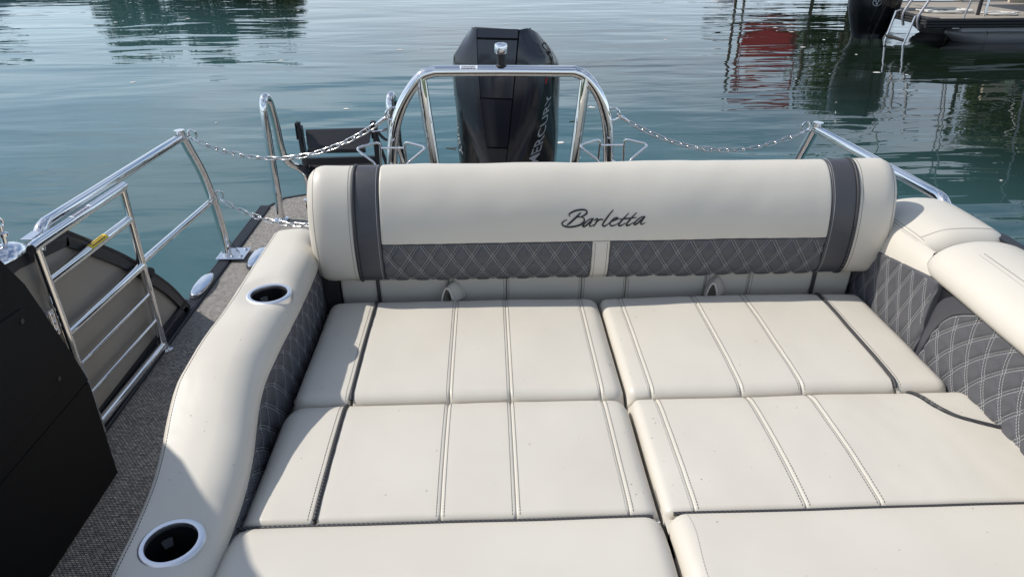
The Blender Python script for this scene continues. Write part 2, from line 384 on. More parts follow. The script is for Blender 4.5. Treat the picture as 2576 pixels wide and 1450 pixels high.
def stitches(paths, name, material, parent, w=0.0007, dash=0.0048, gap=0.0022, h=0.0006):
    """each path: list of (point, normal); short raised threads laid along it"""
    V, F = [], []
    for path in paths:
        d = [0.0]
        for i in range(1, len(path)): d.append(d[-1] + (path[i][0] - path[i - 1][0]).length)
        if d[-1] < 0.004: continue
        def at(x):
            lo_, hi_ = 0, len(d) - 1
            while hi_ - lo_ > 1:
                mid = (lo_ + hi_) // 2
                if d[mid] <= x: lo_ = mid
                else: hi_ = mid
            q = (x - d[lo_]) / max(1e-9, d[hi_] - d[lo_])
            return path[lo_][0].lerp(path[hi_][0], q), path[lo_][1]
        x = gap
        while x + dash < d[-1]:
            p, nrm = at(x); q, _ = at(x + dash); t = (q - p)
            if t.length < 1e-6: x += dash + gap; continue
            t.normalize(); sd = t.cross(nrm).normalized(); k = len(V)
            mid = (p + q) / 2
            V += [p - sd * w, p + sd * w, q - sd * w, q + sd * w, p.lerp(mid, .3) - sd * w * .6 + nrm * h, p.lerp(mid, .3) + sd * w * .6 + nrm * h, q.lerp(mid, .3) - sd * w * .6 + nrm * h, q.lerp(mid, .3) + sd * w * .6 + nrm * h]
            F += [(k + 4, k + 5, k + 7, k + 6), (k, k + 4, k + 6, k + 2), (k + 1, k + 3, k + 7, k + 5), (k, k + 1, k + 5, k + 4), (k + 2, k + 6, k + 7, k + 3)]
            x += dash + gap
    return tag(mk(name, V, F, material, parent, False), kind='stuff')

def text_mesh(body, bold=0.0):
    cu = bpy.data.curves.new('lettering', 'FONT'); cu.body = body; cu.offset = bold; cu.resolution_u = 4
    o = bpy.data.objects.new('lettering', cu); C.objects.link(o)
    bpy.context.view_layer.update()
    me = o.evaluated_get(bpy.context.evaluated_depsgraph_get()).to_mesh()
    v = [Vector(p.co) for p in me.vertices]; f = [tuple(p.vertices) for p in me.polygons]
    bpy.data.objects.remove(o)
    return v, f
def wob(p, s=1.0, amp=0.001): return amp * noise.noise(Vector(p) * s)

# ================================================================== SETTING
WZ = -0.60
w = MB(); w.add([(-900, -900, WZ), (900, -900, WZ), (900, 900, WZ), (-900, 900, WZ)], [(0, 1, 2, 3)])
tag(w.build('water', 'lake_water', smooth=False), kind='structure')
# far bank all round the lake
v, f = [], []; N = 160
for i in range(N):
    a = 2 * math.pi * i / N; h = 3.5 + 3.0 * noise.noise(Vector((math.cos(a) * 6, math.sin(a) * 6, 0))) + 1.2 * noise.noise(Vector((math.cos(a) * 30, math.sin(a) * 30, 2)))
    for r_, z in ((240, -1.2), (243, 0.2), (250, h * 0.8), (262, h + 1.5), (290, h + 2)):
        v.append((r_ * math.cos(a), r_ * math.sin(a), z))
for i in range(N):
    j = (i + 1) % N
    for k in range(4): f.append((i * 5 + k, j * 5 + k, j * 5 + k + 1, i * 5 + k + 1))
tag(mk('far_shore', v, f, 'shore_grass'), kind='structure')

# deck of the pontoon boat
XL, XR = -1.255, 1.385
deck_poly = [(XL + .05, -3.0), (XR - .05, -3.0), (XR - .05, 3.72), (XR - .09, 3.82), (XR - .2, 3.88), (0.62, 3.88), (0.56, 3.82), (0.54, 3.05), (0.50, 2.98), (-0.32, 2.98), (-0.36, 3.05), (-0.38, 3.82), (-0.44, 3.88), (XL + .2, 3.88), (XL + .10, 3.83), (XL + .05, 3.72)]
d = MB(); d.prism([(x, y, -0.06) for x, y in deck_poly], (0, 0, 0.06))
deck = tag(d.build('deck', 'woven_floor', smooth=False), kind='structure')
def rim(name, pts, wdt, zt, zb, ridges=True):
    """extruded aluminium edge with ribs, following a polyline on the outside"""
    prof = [(0.0, zt - .004), (0.004, zt)]
    nr = 4
    for k in range(nr):
        x = 0.006 + (wdt - 0.012) * k / nr; s_ = (wdt - 0.012) / nr
        prof += [(x + s_ * .15, zt), (x + s_ * .25, zt - .003), (x + s_ * .45, zt - .003), (x + s_ * .55, zt)]
    prof += [(wdt - .004, zt), (wdt, zt - .006), (wdt, zb), (0, zb)]
    pts = [Vector((*p, 0)) for p in pts]; n_ = len(pts); V = []; F = []; m_ = len(prof)
    for i in range(n_):
        t_ = (pts[min(i + 1, n_ - 1)] - pts[max(i - 1, 0)]).normalized(); o_ = Vector((-t_.y, t_.x, 0))
        for a, z in prof: V.append(pts[i] + o_ * a + Vector((0, 0, z)))
    for i in range(n_ - 1):
        for k in range(m_): F.append((i * m_ + k, (i + 1) * m_ + k, (i + 1) * m_ + (k + 1) % m_, i * m_ + (k + 1) % m_))
    F.append(tuple(range(m_))); F.append(tuple((n_ - 1) * m_ + k for k in range(m_)))
    return mk(name, V, F, 'trim_black', deck, True, 25)
rim('edge_trim', [(XL + .052, -3.0), (XL + .052, 3.70)], .056, .012, -.09)
rim('edge_trim', [(XR - .052, 3.70), (XR - .052, -3.0)], .056, .012, -.09)
rim('edge_trim', [(x, y) for x, y in [(XL + .052, 3.71), (XL + .10, 3.825), (XL + .2, 3.876), (-0.45, 3.876)]], .018, .006, -.07)
rim('edge_trim', [(x, y) for x, y in [(0.63, 3.876), (XR - .2, 3.876), (XR - .09, 3.822), (XR - .052, 3.71)]], .018, .006, -.07)
for x in (-0.92, 1.04):
    t_ = MB(); t_.lathe([(0.02, -6.6), (0.3, -5.6), (0.3, 0.6), (0.16, 0.95), (0.02, 1.0)], (x, 2.7, -0.40), (0, 1, 0), 28)
    t_.build('pontoon_tube', 'tube_aluminium', deck)
for x in (-0.92, 1.04):
    b_ = MB(); b_.box((x - .08, -2.6, -.16), (x + .08, 3.6, -.062)); b_.build('tube_bracket', 'tube_aluminium', deck)
b_ = MB(); b_.box((-0.30, 2.96, -0.5), (0.46, 3.0, -0.02)); b_.build('transom', 'trim_black', deck)

# ================================================================== FENCES
def fence(X, sgn, label, withknob):
    root = empty('boat_fence', label, 'fence')
    # outline of the rear fence section in the (y, z) plane: level top, then a sweeping curved end down to the deck
    top = [(-2.9, .66), (0.8, .655), (1.70, .655), (1.94, .615)]
    curve = [(1.94, .615), (2.06, .525), (2.20, .415), (2.34, .285), (2.46, .16), (2.56, .02)]
    cp = [Vector((0, y, z)) for y, z in curve]; cp = smooth_path(cp, 5)
    outer = [(y, z) for y, z in top[:-1]] + [(p.y, p.z) for p in cp]
    # frame along the outline: a box section swept
    sec = [(-.016, 0), (-.016, -.006), (-.013, -.010), (-.013, -.016), (-.016, -.020), (-.016, -.046), (.016, -.046), (.016, -.020), (.013, -.016), (.013, -.010), (.016, -.006), (.016, 0)]
    def sweep(line, nm):
        V, F = [], []; m_ = len(sec)
        for i, (y, z) in enumerate(line):
            a = Vector((0, *line[max(i - 1, 0)])); b2 = Vector((0, *line[min(i + 1, len(line) - 1)])); t_ = (b2 - a).normalized(); nrm = Vector((0, -t_.z, t_.y))
            for dx, dn in sec: V.append(Vector((X + dx, y, z)) + nrm * dn)
        for i in range(len(line) - 1):
            for k in range(m_): F.append((i * m_ + k, (i + 1) * m_ + k, (i + 1) * m_ + (k + 1) % m_, i * m_ + (k + 1) % m_))
        F.append(tuple(range(m_))); F.append(tuple((len(line) - 1) * m_ + k for k in range(m_)))
        return mk(nm, V, F, 'trim_black', root, True, 28)
    sweep([(y, z) for y, z in top[:-1]] + [(1.935, .618)], 'top_rail')
    sweep([(p.y, p.z) for p in cp], 'curved_rail')
    sweep([(2.55, .055), (-2.9, .055)][::-1], 'bottom_rail')
    # skin sheet set inside the frame
    inn = []
    for i, (y, z) in enumerate(outer):
        a = Vector(outer[max(i - 1, 0)]); b2 = Vector(outer[min(i + 1, len(outer) - 1)]); t_ = (b2 - a).normalized(); inn.append((y - -t_.y * -.03 * 0 + t_.y * .03, z - t_.x * .03))
    inn = [(y, max(z, .03)) for y, z in inn]
    V = []; F = []
    for y, z in inn:
        V += [(X + .003, y, z), (X + .003, y, .02), (X - .003, y, z), (X - .003, y, .02)]
    for i in range(len(inn) - 1):
        a, b2 = i * 4, (i + 1) * 4
        F += [(a, b2, b2 + 1, a + 1), (a + 2, a + 3, b2 + 3, b2 + 2)]
    mk('skin_sheet', V, F, 'fence_taupe', root, False)
    for y in (0.6, -1.4):
        p = MB(); p.box((X - .014, y - .02, .05), (X + .014, y + .02, .62)); p.build('fence_post', 'trim_black', root, False, bevel=.003)
    if withknob:
        k = MB(); k.lathe([(0.008, 0), (0.008, .012), (.018, .014), (.02, .026), (.016, .034), (0.0, .036)], (X + .012 * sgn, 2.285, .305), (sgn, 0, 0), 16); k.build('bumper_knob', 'rubber_black', root)
    return root
fence(-1.238, 1, 'black framed fence panel with taupe sheet and curved rear end behind the gate', True)
fence(1.368, -1, 'dark fence panel along the right side behind the corner backrest', False)

# ================================================================== STAINLESS SIDE RAILS
def chain_ring(parent, c, axis, r=.016, name='chain_ring'):
    a = Vector(axis).normalized(); o = a.orthogonal()
    o = Vector((0, 0, 1)) if abs(a.z) < .9 else o; q = a.cross(o).normalized(); o = q.cross(a).normalized()
    t_ = MB(); t_.tube([Vector(c) + o * math.cos(x) * r * 1.25 + q * math.sin(x) * r for x in [2 * math.pi * i / 18 for i in range(18)]], .0042, 8, closed=True)
    return t_.build(name, 'chrome', parent)
def side_rail(sx, X, label, ye=0.0):
    root = empty('side_rail', label, 'railing')
    s_ = sx
    P = [(X, 3.055, 0.010), (X, 3.06, .10), (X, 3.045, .22), (X, 3.015, .335), (X, 2.965, .46), (X, 2.90, .565), (X, 2.845, .655)]
    sp = smooth_path(P, 6); t_ = MB(); t_.tube(sp, .0195, 18); d_ = (sp[-1] - sp[-2]).normalized()
    for k in range(18): q = t_.v[(len(sp) - 1) * 18 + k]; t_.v[(len(sp) - 1) * 18 + k] = q + d_ * ((.662 - q.z) / d_.z)
    t_.build('post', 'chrome', root)
    t_ = MB(); t_.tube(fillet([(X, 2.855, .632), (X, 1.93 - ye, .664), (X - .004 * s_, 1.85 - ye, .664), (X - .004 * s_, 1.81 - ye, .61)], .10, 10), .0172, 16); t_.build('top_rail', 'chrome', root)
    t_ = MB(); t_.tube([(X, 3.01, .30), (X, 2.29, .338)], .0125, 14); t_.build('middle_rail', 'chrome', root)
    t_ = MB(); t_.lathe([(.021, 0), (.021, .008), (.016, .012), (0, .012)], (X, 2.282, .338), (0, 1, 0), 14); t_.build('rail_end_socket', 'rubber_black', root)
    x0, x1 = sorted((X - .035 * s_ * -1 * -1, X + .095 * s_))
    pl = MB(); pl.box((x0, 3.0, .014), (x1, 3.125, .021)); bp = pl.build('base_plate', 'cast_chrome', root, False, bevel=.004)
    for bx, by in ((X + .035 * s_, 3.025), (X + .075 * s_, 3.025), (X + .075 * s_, 3.10), (X + .01 * s_, 3.105)):
        b_ = MB(); b_.lathe([(.009, 0), (.0085, .004), (.005, .0065), (0, .007)], (bx, by, .021), (0, 0, 1), 12); b_.build('bolt', 'cast_chrome', bp)
    g_ = MB(); g_.prism([(X + .012 * s_, 3.06, .02), (X + .06 * s_, 3.06, .02), (X + .014 * s_, 3.06, .095)], (0, .005, 0)); g_.build('gusset', 'cast_chrome', root, False)
    fl = MB(); fl.box((X - .018, 1.775 - ye, .656), (X + .014, 1.83 - ye, .660)); fl.build('mounting_flange', 'cast_chrome', root, False, bevel=.002)
    for cz, cy in ((.632, 2.885), (.318, 3.035)):
        chain_ring(root, (X + .030 * s_, cy, cz), (0, 1, 0.15))
    return root
side_rail(1, -1.232, 'polished steel side rail and curved corner post beside the water on the left')
side_rail(-1, 1.352, 'polished steel side rail and curved corner post behind the right end of the backrest', -.10)

# ================================================================== GATE
gx = -1.203
gate = empty('gate', 'polished steel gate of horizontal bars with white and yellow stickers', 'gate')
def bar(name, a, b, r, mt='chrome', seg=14, parent=gate):
    t_ = MB(); t_.tube([a, b], r, seg); return t_.build(name, mt, parent)
ya, yb = 1.752, 2.252
t_ = MB(); t_.tube([(gx, ya - .018, .648), (gx, ya + .02, .648), (gx, yb - .02, .632), (gx, yb + .016, .632)], .0152, 16); top_bar = t_.build('top_bar', 'chrome', gate)
bar('gate_post', (gx, ya, .65), (gx, ya + .012, .02), .0138)
bar('gate_post', (gx, yb, .638), (gx, yb - .006, .03), .0138)
for (z0, z1, r_) in ((.541, .522, .0138), (.372, .352, .0138), (.262, .243, .0066), (.158, .138, .0066), (.050, .032, .0138)):
    b_ = bar('bar', (gx, ya + .004, z0), (gx, yb - .004, z1), r_)
    if r_ > .01 and z0 > .5: mid_bar = b_
t_ = MB(); t_.lathe([(.026, 0), (.026, .004), (.012, .008), (.010, .035), (0, .035)], (gx, yb + .002, .004), (0, 0, 1), 20); t_.build('foot', 'cast_chrome', gate)
# hinge side: short fixed post, stub rail and two hinge knuckles
bar('hinge_post', (gx - .012, ya - .045, .46), (gx - .012, ya - .035, .02), .012)
t_ = MB(); t_.tube(fillet([(gx - .012, ya - .22, .47), (gx - .012, ya - .045, .47), (gx - .012, ya - .045, .40)], .03), .0125, 14); t_.build('stub_rail', 'chrome', gate)
for z in (.43, .26):
    h_ = MB(); h_.box((gx - .018, ya - .034, z - .04), (gx + .002, ya - .014, z + .04)); hb = h_.build('hinge', 'cast_chrome', gate, False, bevel=.002)
    for dz in (-.025, 0, .025):
        k_ = MB(); k_.lathe([(.006, 0), (.005, .003), (0, .004)], (gx + .002, ya - .024, z + dz), (1, 0, 0), 10); k_.build('screw', 'chrome', hb)
def tube_sticker(name, mt, a, b, r, f0, f1, ang0, ang1, parent, lines=3, pm='print_dark'):
    """label wrapped on a straight tube: a thin curved sheet with rows of fine print"""
    a, b = Vector(a), Vector(b); t_ = (b - a).normalized(); upv = Vector((0, 0, 1)); sd = t_.cross(upv).normalized(); upv = sd.cross(t_)
    def P(q, an, rr): return a.lerp(b, q) + (sd * math.cos(an) + upv * math.sin(an)) * rr
    n_ = 8; V = []; F = []
    for i in range(n_ + 1):
        an = ang0 + (ang1 - ang0) * i / n_
        V += [P(f0, an, r + .0006), P(f1, an, r + .0006)]
    for i in range(n_): F.append((2 * i, 2 * i + 1, 2 * i + 3, 2 * i + 2))
    st = mk(name, V, F, mt, parent, True)
    V, F = [], []; rnd = random.Random(3)
    for k in range(lines):
        an = ang0 + (ang1 - ang0) * (k + .8) / (lines + .6); q = f0 + (f1 - f0) * .1
        while q < f1 - (f1 - f0) * .12:
            w_ = rnd.uniform(.02, .07) * (f1 - f0); i0 = len(V); da = abs(ang1 - ang0) / lines * .22
            V += [P(q, an - da, r + .001), P(q + w_, an - da, r + .001), P(q + w_, an + da, r + .001), P(q, an + da, r + .001)]; F.append((i0, i0 + 1, i0 + 2, i0 + 3)); q += w_ * 1.4
    mk('fine_print', V, F, pm, st, False)
tube_sticker('warning_sticker', 'label_white', (gx, ya, .648), (gx, yb, .632), .0152, .36, .58, R(35), R(125), gate, 3)
tube_sticker('warning_sticker', 'label_yellow', (gx, ya, .541), (gx, yb, .522), .0138, .45, .65, R(20), R(110), gate, 2)

# fitting on top of the fence ahead of the gate
ft = empty('fence_top_fitting', 'small chrome fitting on the black fence top left of the gate', 'fitting')
t_ = MB(); t_.lathe([(.045, 0), (.044, .006), (.034, .018), (.018, .026), (0, .028)], (-1.235, 1.675, .657), (0, 0, 1), 24)
for p in t_.v: p.y = 1.675 + (p.y - 1.675) * 1.6
t_.build('base', 'cast_chrome', ft)
t_ = MB(); t_.lathe([(.008, 0), (.008, .02), (.014, .022), (.014, .030), (.006, .034), (.006, .05), (0, .052)], (-1.235, 1.695, .680), (0, 0.1, 1), 14); t_.build('stud', 'cast_chrome', ft)
t_ = MB(); t_.tube([Vector((-1.235, 1.697, .735)) + Vector((.004, .012, 0)) * math.cos(x) + Vector((0, 0, .016)) * math.sin(x) for x in [2 * math.pi * i / 14 for i in range(14)]], .0035, 8, closed=True); t_.build('ring', 'cast_chrome', ft)

# ================================================================== CONSOLE
con = empty('console', 'matte black console cabinet at the left foreground', 'console')
cx = -1.08
prof = [(1.598, 0.0), (1.606, .29), (1.578, .42), (1.540, .54), (1.500, .665), (1.452, .752), (1.36, .845), (1.28, .905), (1.205, .962), (1.155, 1.03), (1.10, 1.075), (1.0, 1.144), (.955, 1.19), (.90, 1.29), (.84, 1.30), (.80, 1.20), (.55, 1.0), (.45, .9), (.45, 0.0)]
t_ = MB(); t_.prism([(cx - .012, y - .006 if y > .9 else y + .006, z) for y, z in prof if True], (-.125, 0, 0)); t_.build('body', 'console_black', con, False, bevel=.006)
up_p = [(1.6045, .322), (1.578, .42), (1.540, .54), (1.500, .665), (1.452, .752), (1.36, .845), (1.28, .905), (1.205, .962), (1.155, 1.03), (1.10, 1.075), (1.0, 1.144), (.955, 1.19), (.90, 1.29), (.84, 1.30), (.80, 1.20), (.55, 1.0), (.45, .9), (.45, .322)]
t_ = MB(); t_.prism([(cx, y, z) for y, z in up_p], (-.0115, 0, 0)); t_.build('upper_side_panel', 'console_black', con, False, bevel=.003)
lo_p = [(1.598, 0.004), (1.606, .29), (1.6048, .318), (.45, .318), (.45, .004)]
t_ = MB(); t_.prism([(cx - .002, y, z) for y, z in lo_p], (-.0095, 0, 0)); t_.build('lower_side_panel', 'console_black', con, False, bevel=.003)
ac = [(1.515, .40), (1.478, .60), (1.455, .625), (1.0, .66), (.98, .64), (.98, .40), (1.0, .38), (1.50, .38)]
t_ = MB(); t_.prism([(cx + .004, y, z) for y, z in ac], (-.0035, 0, 0)); pn = t_.build('access_panel', 'console_black', con, False, bevel=.002)
for y, z in ((1.44, .60), (1.49, .405), (1.02, .62)):
    k_ = MB(); k_.lathe([(.007, 0), (.0065, .003), (.003, .0035), (0, .0025)], (cx + .004, y, z), (1, 0, 0), 12); k_.build('screw', 'black_plastic', pn)

# ================================================================== SEAT CUSHIONS
SZ = .43
def seat_fn(x0, x1, y0, y1, crown):
    cxm, cym = (x0 + x1) / 2, (y0 + y1) / 2; hx, hy = (x1 - x0) / 2, (y1 - y0) / 2
    def fn(a, v):
        q = max(0, 1 - ((a - cxm) / hx) ** 2) * max(0, 1 - ((v - cym) / hy) ** 2)
        z = SZ + crown * (q ** .6) + wob((a * 7, v * 7, x0), 1, .0030) + wob((a * 22, v * 22, 3), 1, .0008)
        return Vector((a, v, z)), Vector((0, 0, 1))
    return fn
def seam_paths(pads, x_of_v, offs, v0, v1, n_=60):
    out = []
    for o in offs:
        path = []
        for i in range(n_ + 1):
            v = v0 + (v1 - v0) * i / n_; a = x_of_v(v) + o
            pd = next((p for p in pads if p.L(v) - 1e-6 <= a <= p.R(v) + 1e-6), None)
            if pd is None: continue
            p, nrm = pd.eval(a, v, .0002); path.append((p, nrm))
        if len(path) > 2: out.append(path)
    return out
def piping(pads, x_of_v, v0, v1, parent, r=.0042, lift=.0015, n_=40):
    path = []
    for i in range(n_ + 1):
        v = v0 + (v1 - v0) * i / n_; a = x_of_v(v)
        pd = min(pads, key=lambda p: min(abs(p.L(v) - a), abs(p.R(v) - a)))
        q = pd.L(v) if abs(pd.L(v) - a) < abs(pd.R(v) - a) else pd.R(v)
        off = .010 if q == pd.L(v) else -.010
        p, nrm = pd.eval(q + off, v); path.append(Vector((a, p.y, p.z + lift)))
    t_ = MB(); t_.tube(path, r, 10); return t_.build('piping', 'piping_black', parent)

def cushion(label, x0, x1, y0, y1, seams, crown=.010, lround=.03, rround=.03, back=(.035, .030), front=(.030, .022), last_curve=None):
    """seams: list of (x, kind) inside; kind double / single / pipe"""
    root = empty('seat_cushion', label, 'seat cushion')
    fn = seat_fn(x0, x1, y0, y1, crown)
    edges = [(x0, 'end')] + seams + [(x1, 'end')]
    pads = []
    for i in range(len(edges) - 1):
        (xa, ka), (xb, kb) = edges[i], edges[i + 1]
        fa = xa if callable(xa) else const(xa); fb = xb if callable(xb) else const(xb)
        ga = {'end': 0, 'pipe': .0035, 'double': .0004, 'single': .0004}
        L = (lambda v, f=fa, g=ga[ka]: f(v) + g); Rr = (lambda v, f=fb, g=ga[kb]: f(v) - g)
        l_ = (lround, lround * .9) if ka == 'end' else (.0055, .0023); r_ = (rround, rround * .9) if kb == 'end' else (.0055, .0023)
        yy0 = y0
        pd = Pad(fn, L, Rr, yy0, y1, l_, r_, front, back, .055, .018)
        pads.append(pd); pd.mesh('panel', 'vinyl_cream', root)
    dark, tan = [], []
    for x, k in seams:
        f_ = x if callable(x) else const(x)
        if k == 'double': dark += seam_paths(pads, f_, (-.0072, .0072), y0 + .004, y1 - .004)
        elif k == 'single': dark += seam_paths(pads, f_, (.0075,), y0 + .004, y1 - .004); tan += seam_paths(pads, f_, (-.0065,), y0 + .004, y1 - .004)
        elif k == 'single_l': dark += seam_paths(pads, f_, (-.0075,), y0 + .004, y1 - .004)
        elif k == 'pipe':
            piping(pads, f_, y0 + .006, y1 - .006, root); dark += seam_paths(pads, f_, ((-.0125,) if f_(y1) < 0.3 else (.0125,)), y0 + .004, y1 - .004)
    stitches(dark, 'stitching', 'thread_dark', root)
    if tan: stitches(tan, 'stitching', 'thread_tan', root)
    b_ = MB(); b_.box((x0 + .02, y0 + .015, .27), (x1 - .02, y1 - .015, SZ - .05)); b_.build('cushion_base', 'black_plastic', root, False)
    return root, pads
rl, rl_pads = cushion('rear left seat cushion, cream with dark piping, below the backrest by the left armrest', -.468, .3105, 1.343, 1.826,
    [(-.330, 'pipe'), (-.102, 'double'), (.040, 'double'), (.2525, 'single')], lround=.035, rround=.034)
rr, rr_pads = cushion('rear right seat cushion, cream with dark piping, below the backrest on the right', .3165, 1.092, 1.343, 1.826,
    [(.3710, 'single'), (.585, 'double'), (.730, 'double'), (.956, 'pipe')], lround=.020, rround=.035)
fl, fl_pads = cushion('front left seat cushion, cream with straight dark piping, next to the left armrest', -.480, .3100, .969, 1.338,
    [(-.335, 'pipe'), (-.103, 'double'), (.039, 'double'), (.2515, 'single')], lround=.05, rround=.034, back=(.05, .026), front=(.014, .012))
curve_x = interp([(.90, 1.125), (1.155, 1.124), (1.174, 1.110), (1.186, 1.080), (1.198, 1.052), (1.216, 1.022), (1.245, 1.000), (1.275, .988), (1.31, .979), (1.345, .972)])
# the last seam of the front right cushion curves out to its right edge
fr = empty('seat_cushion', 'front right seat cushion, cream with dark piping that curves away to the right', 'seat cushion')
fr_fn = seat_fn(.3170, 1.122, .969, 1.338, .010)
fr_pads = []
xs = [.3170, .375, .588, .7315]
for i in range(3):
    fr_pads.append(Pad(fr_fn, xs[i] + (.0004 if i else 0), xs[i + 1] - .0004, .969, 1.338, (.02, .018) if i == 0 else (.0055, .0023), (.0055, .0023), (.014, .012), (.05, .026), .055, .018))
fr_pads.append(Pad(fr_fn, .7319, lambda v: min(curve_x(v) - .0035, 1.118), .969, 1.338, (.0055, .0023), (.0055, .0023), (.014, .012), (.05, .026), .055, .010))
fr_pads.append(Pad(fr_fn, lambda v: min(curve_x(v) + .0035, 1.1195), 1.120, 1.172, 1.338, (.0055, .0023), (.030, .026), (.004, .004), (.05, .026), .055, .008))
fr_pads[-1].L = lambda v: min(curve_x(v) + .0035, 1.116)
for p in fr_pads: p.mesh('panel', 'vinyl_cream', fr)
dk = []
for x, k in ((.375, 's'), (.588, 'd'), (.7315, 'd')): dk += seam_paths(fr_pads, const(x), (-.0072, .0072) if k == 'd' else (.0075,), .974, 1.334)
dk += seam_paths(fr_pads[-1:], curve_x, (.0125,), 1.196, 1.334)
stitches(dk, 'stitching', 'thread_dark', fr)
stitches(seam_paths(fr_pads, const(.375), (-.0065,), .974, 1.334), 'stitching', 'thread_tan', fr)
pp = []
for i in range(60):
    v = 1.176 + (1.332 - 1.176) * i / 59; p, _ = fr_pads[-2].eval(curve_x(v) - .0115, v); pp.append(Vector((curve_x(v), v, p.z + .0015)))
t_ = MB(); t_.tube(pp, .0044, 10); t_.build('piping', 'piping_black', fr)
b_ = MB(); b_.box((.34, .985, .27), (1.09, 1.32, SZ - .05)); b_.build('cushion_base', 'black_plastic', fr, False)

# front bolsters: rounded rolls along the front of the seat
def bolster(label, x0, x1, lz, seam_x):
    root = empty('seat_bolster', label, 'seat bolster')
    prof_ = [(.9635, -.030), (.9630, -.012), (.958, -.001), (.945, .008), (.90, .016), (.84, .018), (.78, .012), (.735, -.004), (.705, -.030), (.69, -.07), (.686, -.14)]
    pts = smooth_path([Vector((0, y, SZ + z + lz)) for y, z in prof_], 5)
    dd = [0.0]
    for i in range(1, len(pts)): dd.append(dd[-1] + (pts[i] - pts[i - 1]).length)
    def fn(a, v):
        i = 0
        while i < len(dd) - 2 and dd[i + 1] < v: i += 1
        q = (v - dd[i]) / (dd[i + 1] - dd[i]); p = pts[i].lerp(pts[i + 1], q); t_ = (pts[min(i + 2, len(pts) - 1)] - pts[max(i - 1, 0)]).normalized()
        nrm = Vector((0, -t_.z, t_.y)) * -1.0
        nrm = Vector((0, t_.z, -t_.y))
        if nrm.z < 0 and v < dd[-1] * .5: nrm = -nrm
        if v >= dd[-1] * .5 and nrm.y > 0: nrm = -nrm
        return Vector((a, p.y, p.z + wob((a * 6, p.y * 6, 1), 1, .0018))), nrm
    pd = Pad(fn, x0, x1, .002, dd[-1] - .002, (.055, .045) if x0 < 0 else (.035, .034), (.035, .034), (.006, .004), (.01, .01), .05, .014)
    pd.mesh('roll', 'vinyl_cream', root)
    if seam_x is not None:
        stitches([[pd.eval(seam_x + .003 * math.sin(i * .2), .03 + (dd[-1] - .05) * i / 60, .0003) for i in range(61)]], 'stitching', 'thread_tan', root)
    # piping in the joint with the seat cushion
    path = []
    for i in range(70):
        a = x0 + .016 + (x1 - x0 - .032) * i / 69; p, _ = pd.eval(a, .016); path.append(Vector((a, .9658, p.z + .0065)))
    t_ = MB(); t_.tube(path, .0040, 10); t_.build('piping', 'piping_black', root)
    b_ = MB(); b_.box((x0 + .02, .71, .02), (x1 - .02, .955, SZ - .06)); b_.build('front_board', 'vinyl_cream', root, False)
    return root, pd
bolster('left front bolster of the seat, cream roll at the bottom edge of the picture', -.492, .3100, 0.0, None)
_, bpd = bolster('right front bolster of the seat, cream roll at the lower right corner', .3170, 1.16, .006, .352)

# seat base box and rear riser panel
base = empty('seat_riser', 'cream riser panel with dark seams under the backrest, behind the seat cushions', 'seat riser')
b_ = MB(); b_.box((-.50, 1.895, .004), (1.12, 1.915, .47)); b_.build('light_block_board', 'black_plastic', base, False)  # unseen board added behind the riser to block light
b_ = MB(); b_.box((-.485, 1.845, .004), (-.443, 1.893, .50)); b_.build('end_filler', 'rubber_black', base, False)
b_ = MB(); b_.box((-.455, .98, .004), (1.075, 1.80, .26)); b_.build('box', 'black_plastic', base, False)
def riser_fn(a, v): return Vector((a, 1.868 + .012 * (1 - ((v - .47) / .1) ** 2) * -1, v)), Vector((0, -1, 0))
rx = [-.452, -.335, .0, 0]
rs = [-.440, -.330, -.125, .045, .268, .400, .640, .770, .962, 1.075]
rpads = []
for i in range(len(rs) - 1):
    pd = Pad(riser_fn, rs[i] + .0008, rs[i + 1] - .0008, .36, .62, (.008, .006), (.008, .006), (.01, .01), (.01, .01), .02, .02); rpads.append(pd); pd.mesh('panel', 'vinyl_cream', base)
pth = []
for x in rs[1:-1]:
    if x in (-.330, .962): continue
    pth += seam_paths(rpads, const(x), (-.0075, .0075), .40, .60, 20)
stitches(pth, 'stitching', 'thread_dark', base)
for x in (-.330, .962):
    t_ = MB(); t_.tube([(x, 1.856, .38), (x, 1.852, .47), (x, 1.856, .60)], .005, 10); t_.build('piping', 'piping_black', base)
for sx, x in ((-1, -.112), (1, .664)):
    # pull strap: a folded loop of vinyl standing between the cushion and the riser
    st = empty('pull_strap', 'cream vinyl pull strap loop behind the rear %s seat cushion' % ('left' if sx < 0 else 'right'), 'strap', group='seat pull straps')
    V, F = [], []; n_ = 20
    arc = [Vector((x - .030 + .050 * q, 1.838, .418 + .050 * math.sin(math.pi * min(1, q * 1.0)) ** .75)) for q in [i / n_ for i in range(n_ + 1)]]
    for i, p in enumerate(arc):
        q = i / n_; sk = Vector((.020 * q + .004, .026, .004 * math.sin(math.pi * q)))
        tn = (arc[min(i + 1, n_)] - arc[max(i - 1, 0)]).normalized(); nr = Vector((-tn.z, 0, tn.x))
        for o_, th in ((sk * -.8, .002), (sk * .6, .002), (sk * .6, -.002), (sk * -.8, -.002)): V.append(p + o_ + nr * th)
    for i in range(n_):
        for k in range(4): F.append((i * 4 + k, (i + 1) * 4 + k, (i + 1) * 4 + (k + 1) % 4, i * 4 + (k + 1) % 4))
    mk('loop', V, F, 'vinyl_cream', st, True, 40)
    e1 = [(Vector(V[i * 4]) * .85 + Vector(V[i * 4 + 1]) * .15, Vector((0, -.4, 1)).normalized()) for i in range(n_ + 1)]
    e2 = [(Vector(V[i * 4]) * .15 + Vector(V[i * 4 + 1]) * .85, Vector((0, -.4, 1)).normalized()) for i in range(n_ + 1)]
    stitches([e1, e2], 'stitching', 'thread_dark', st)

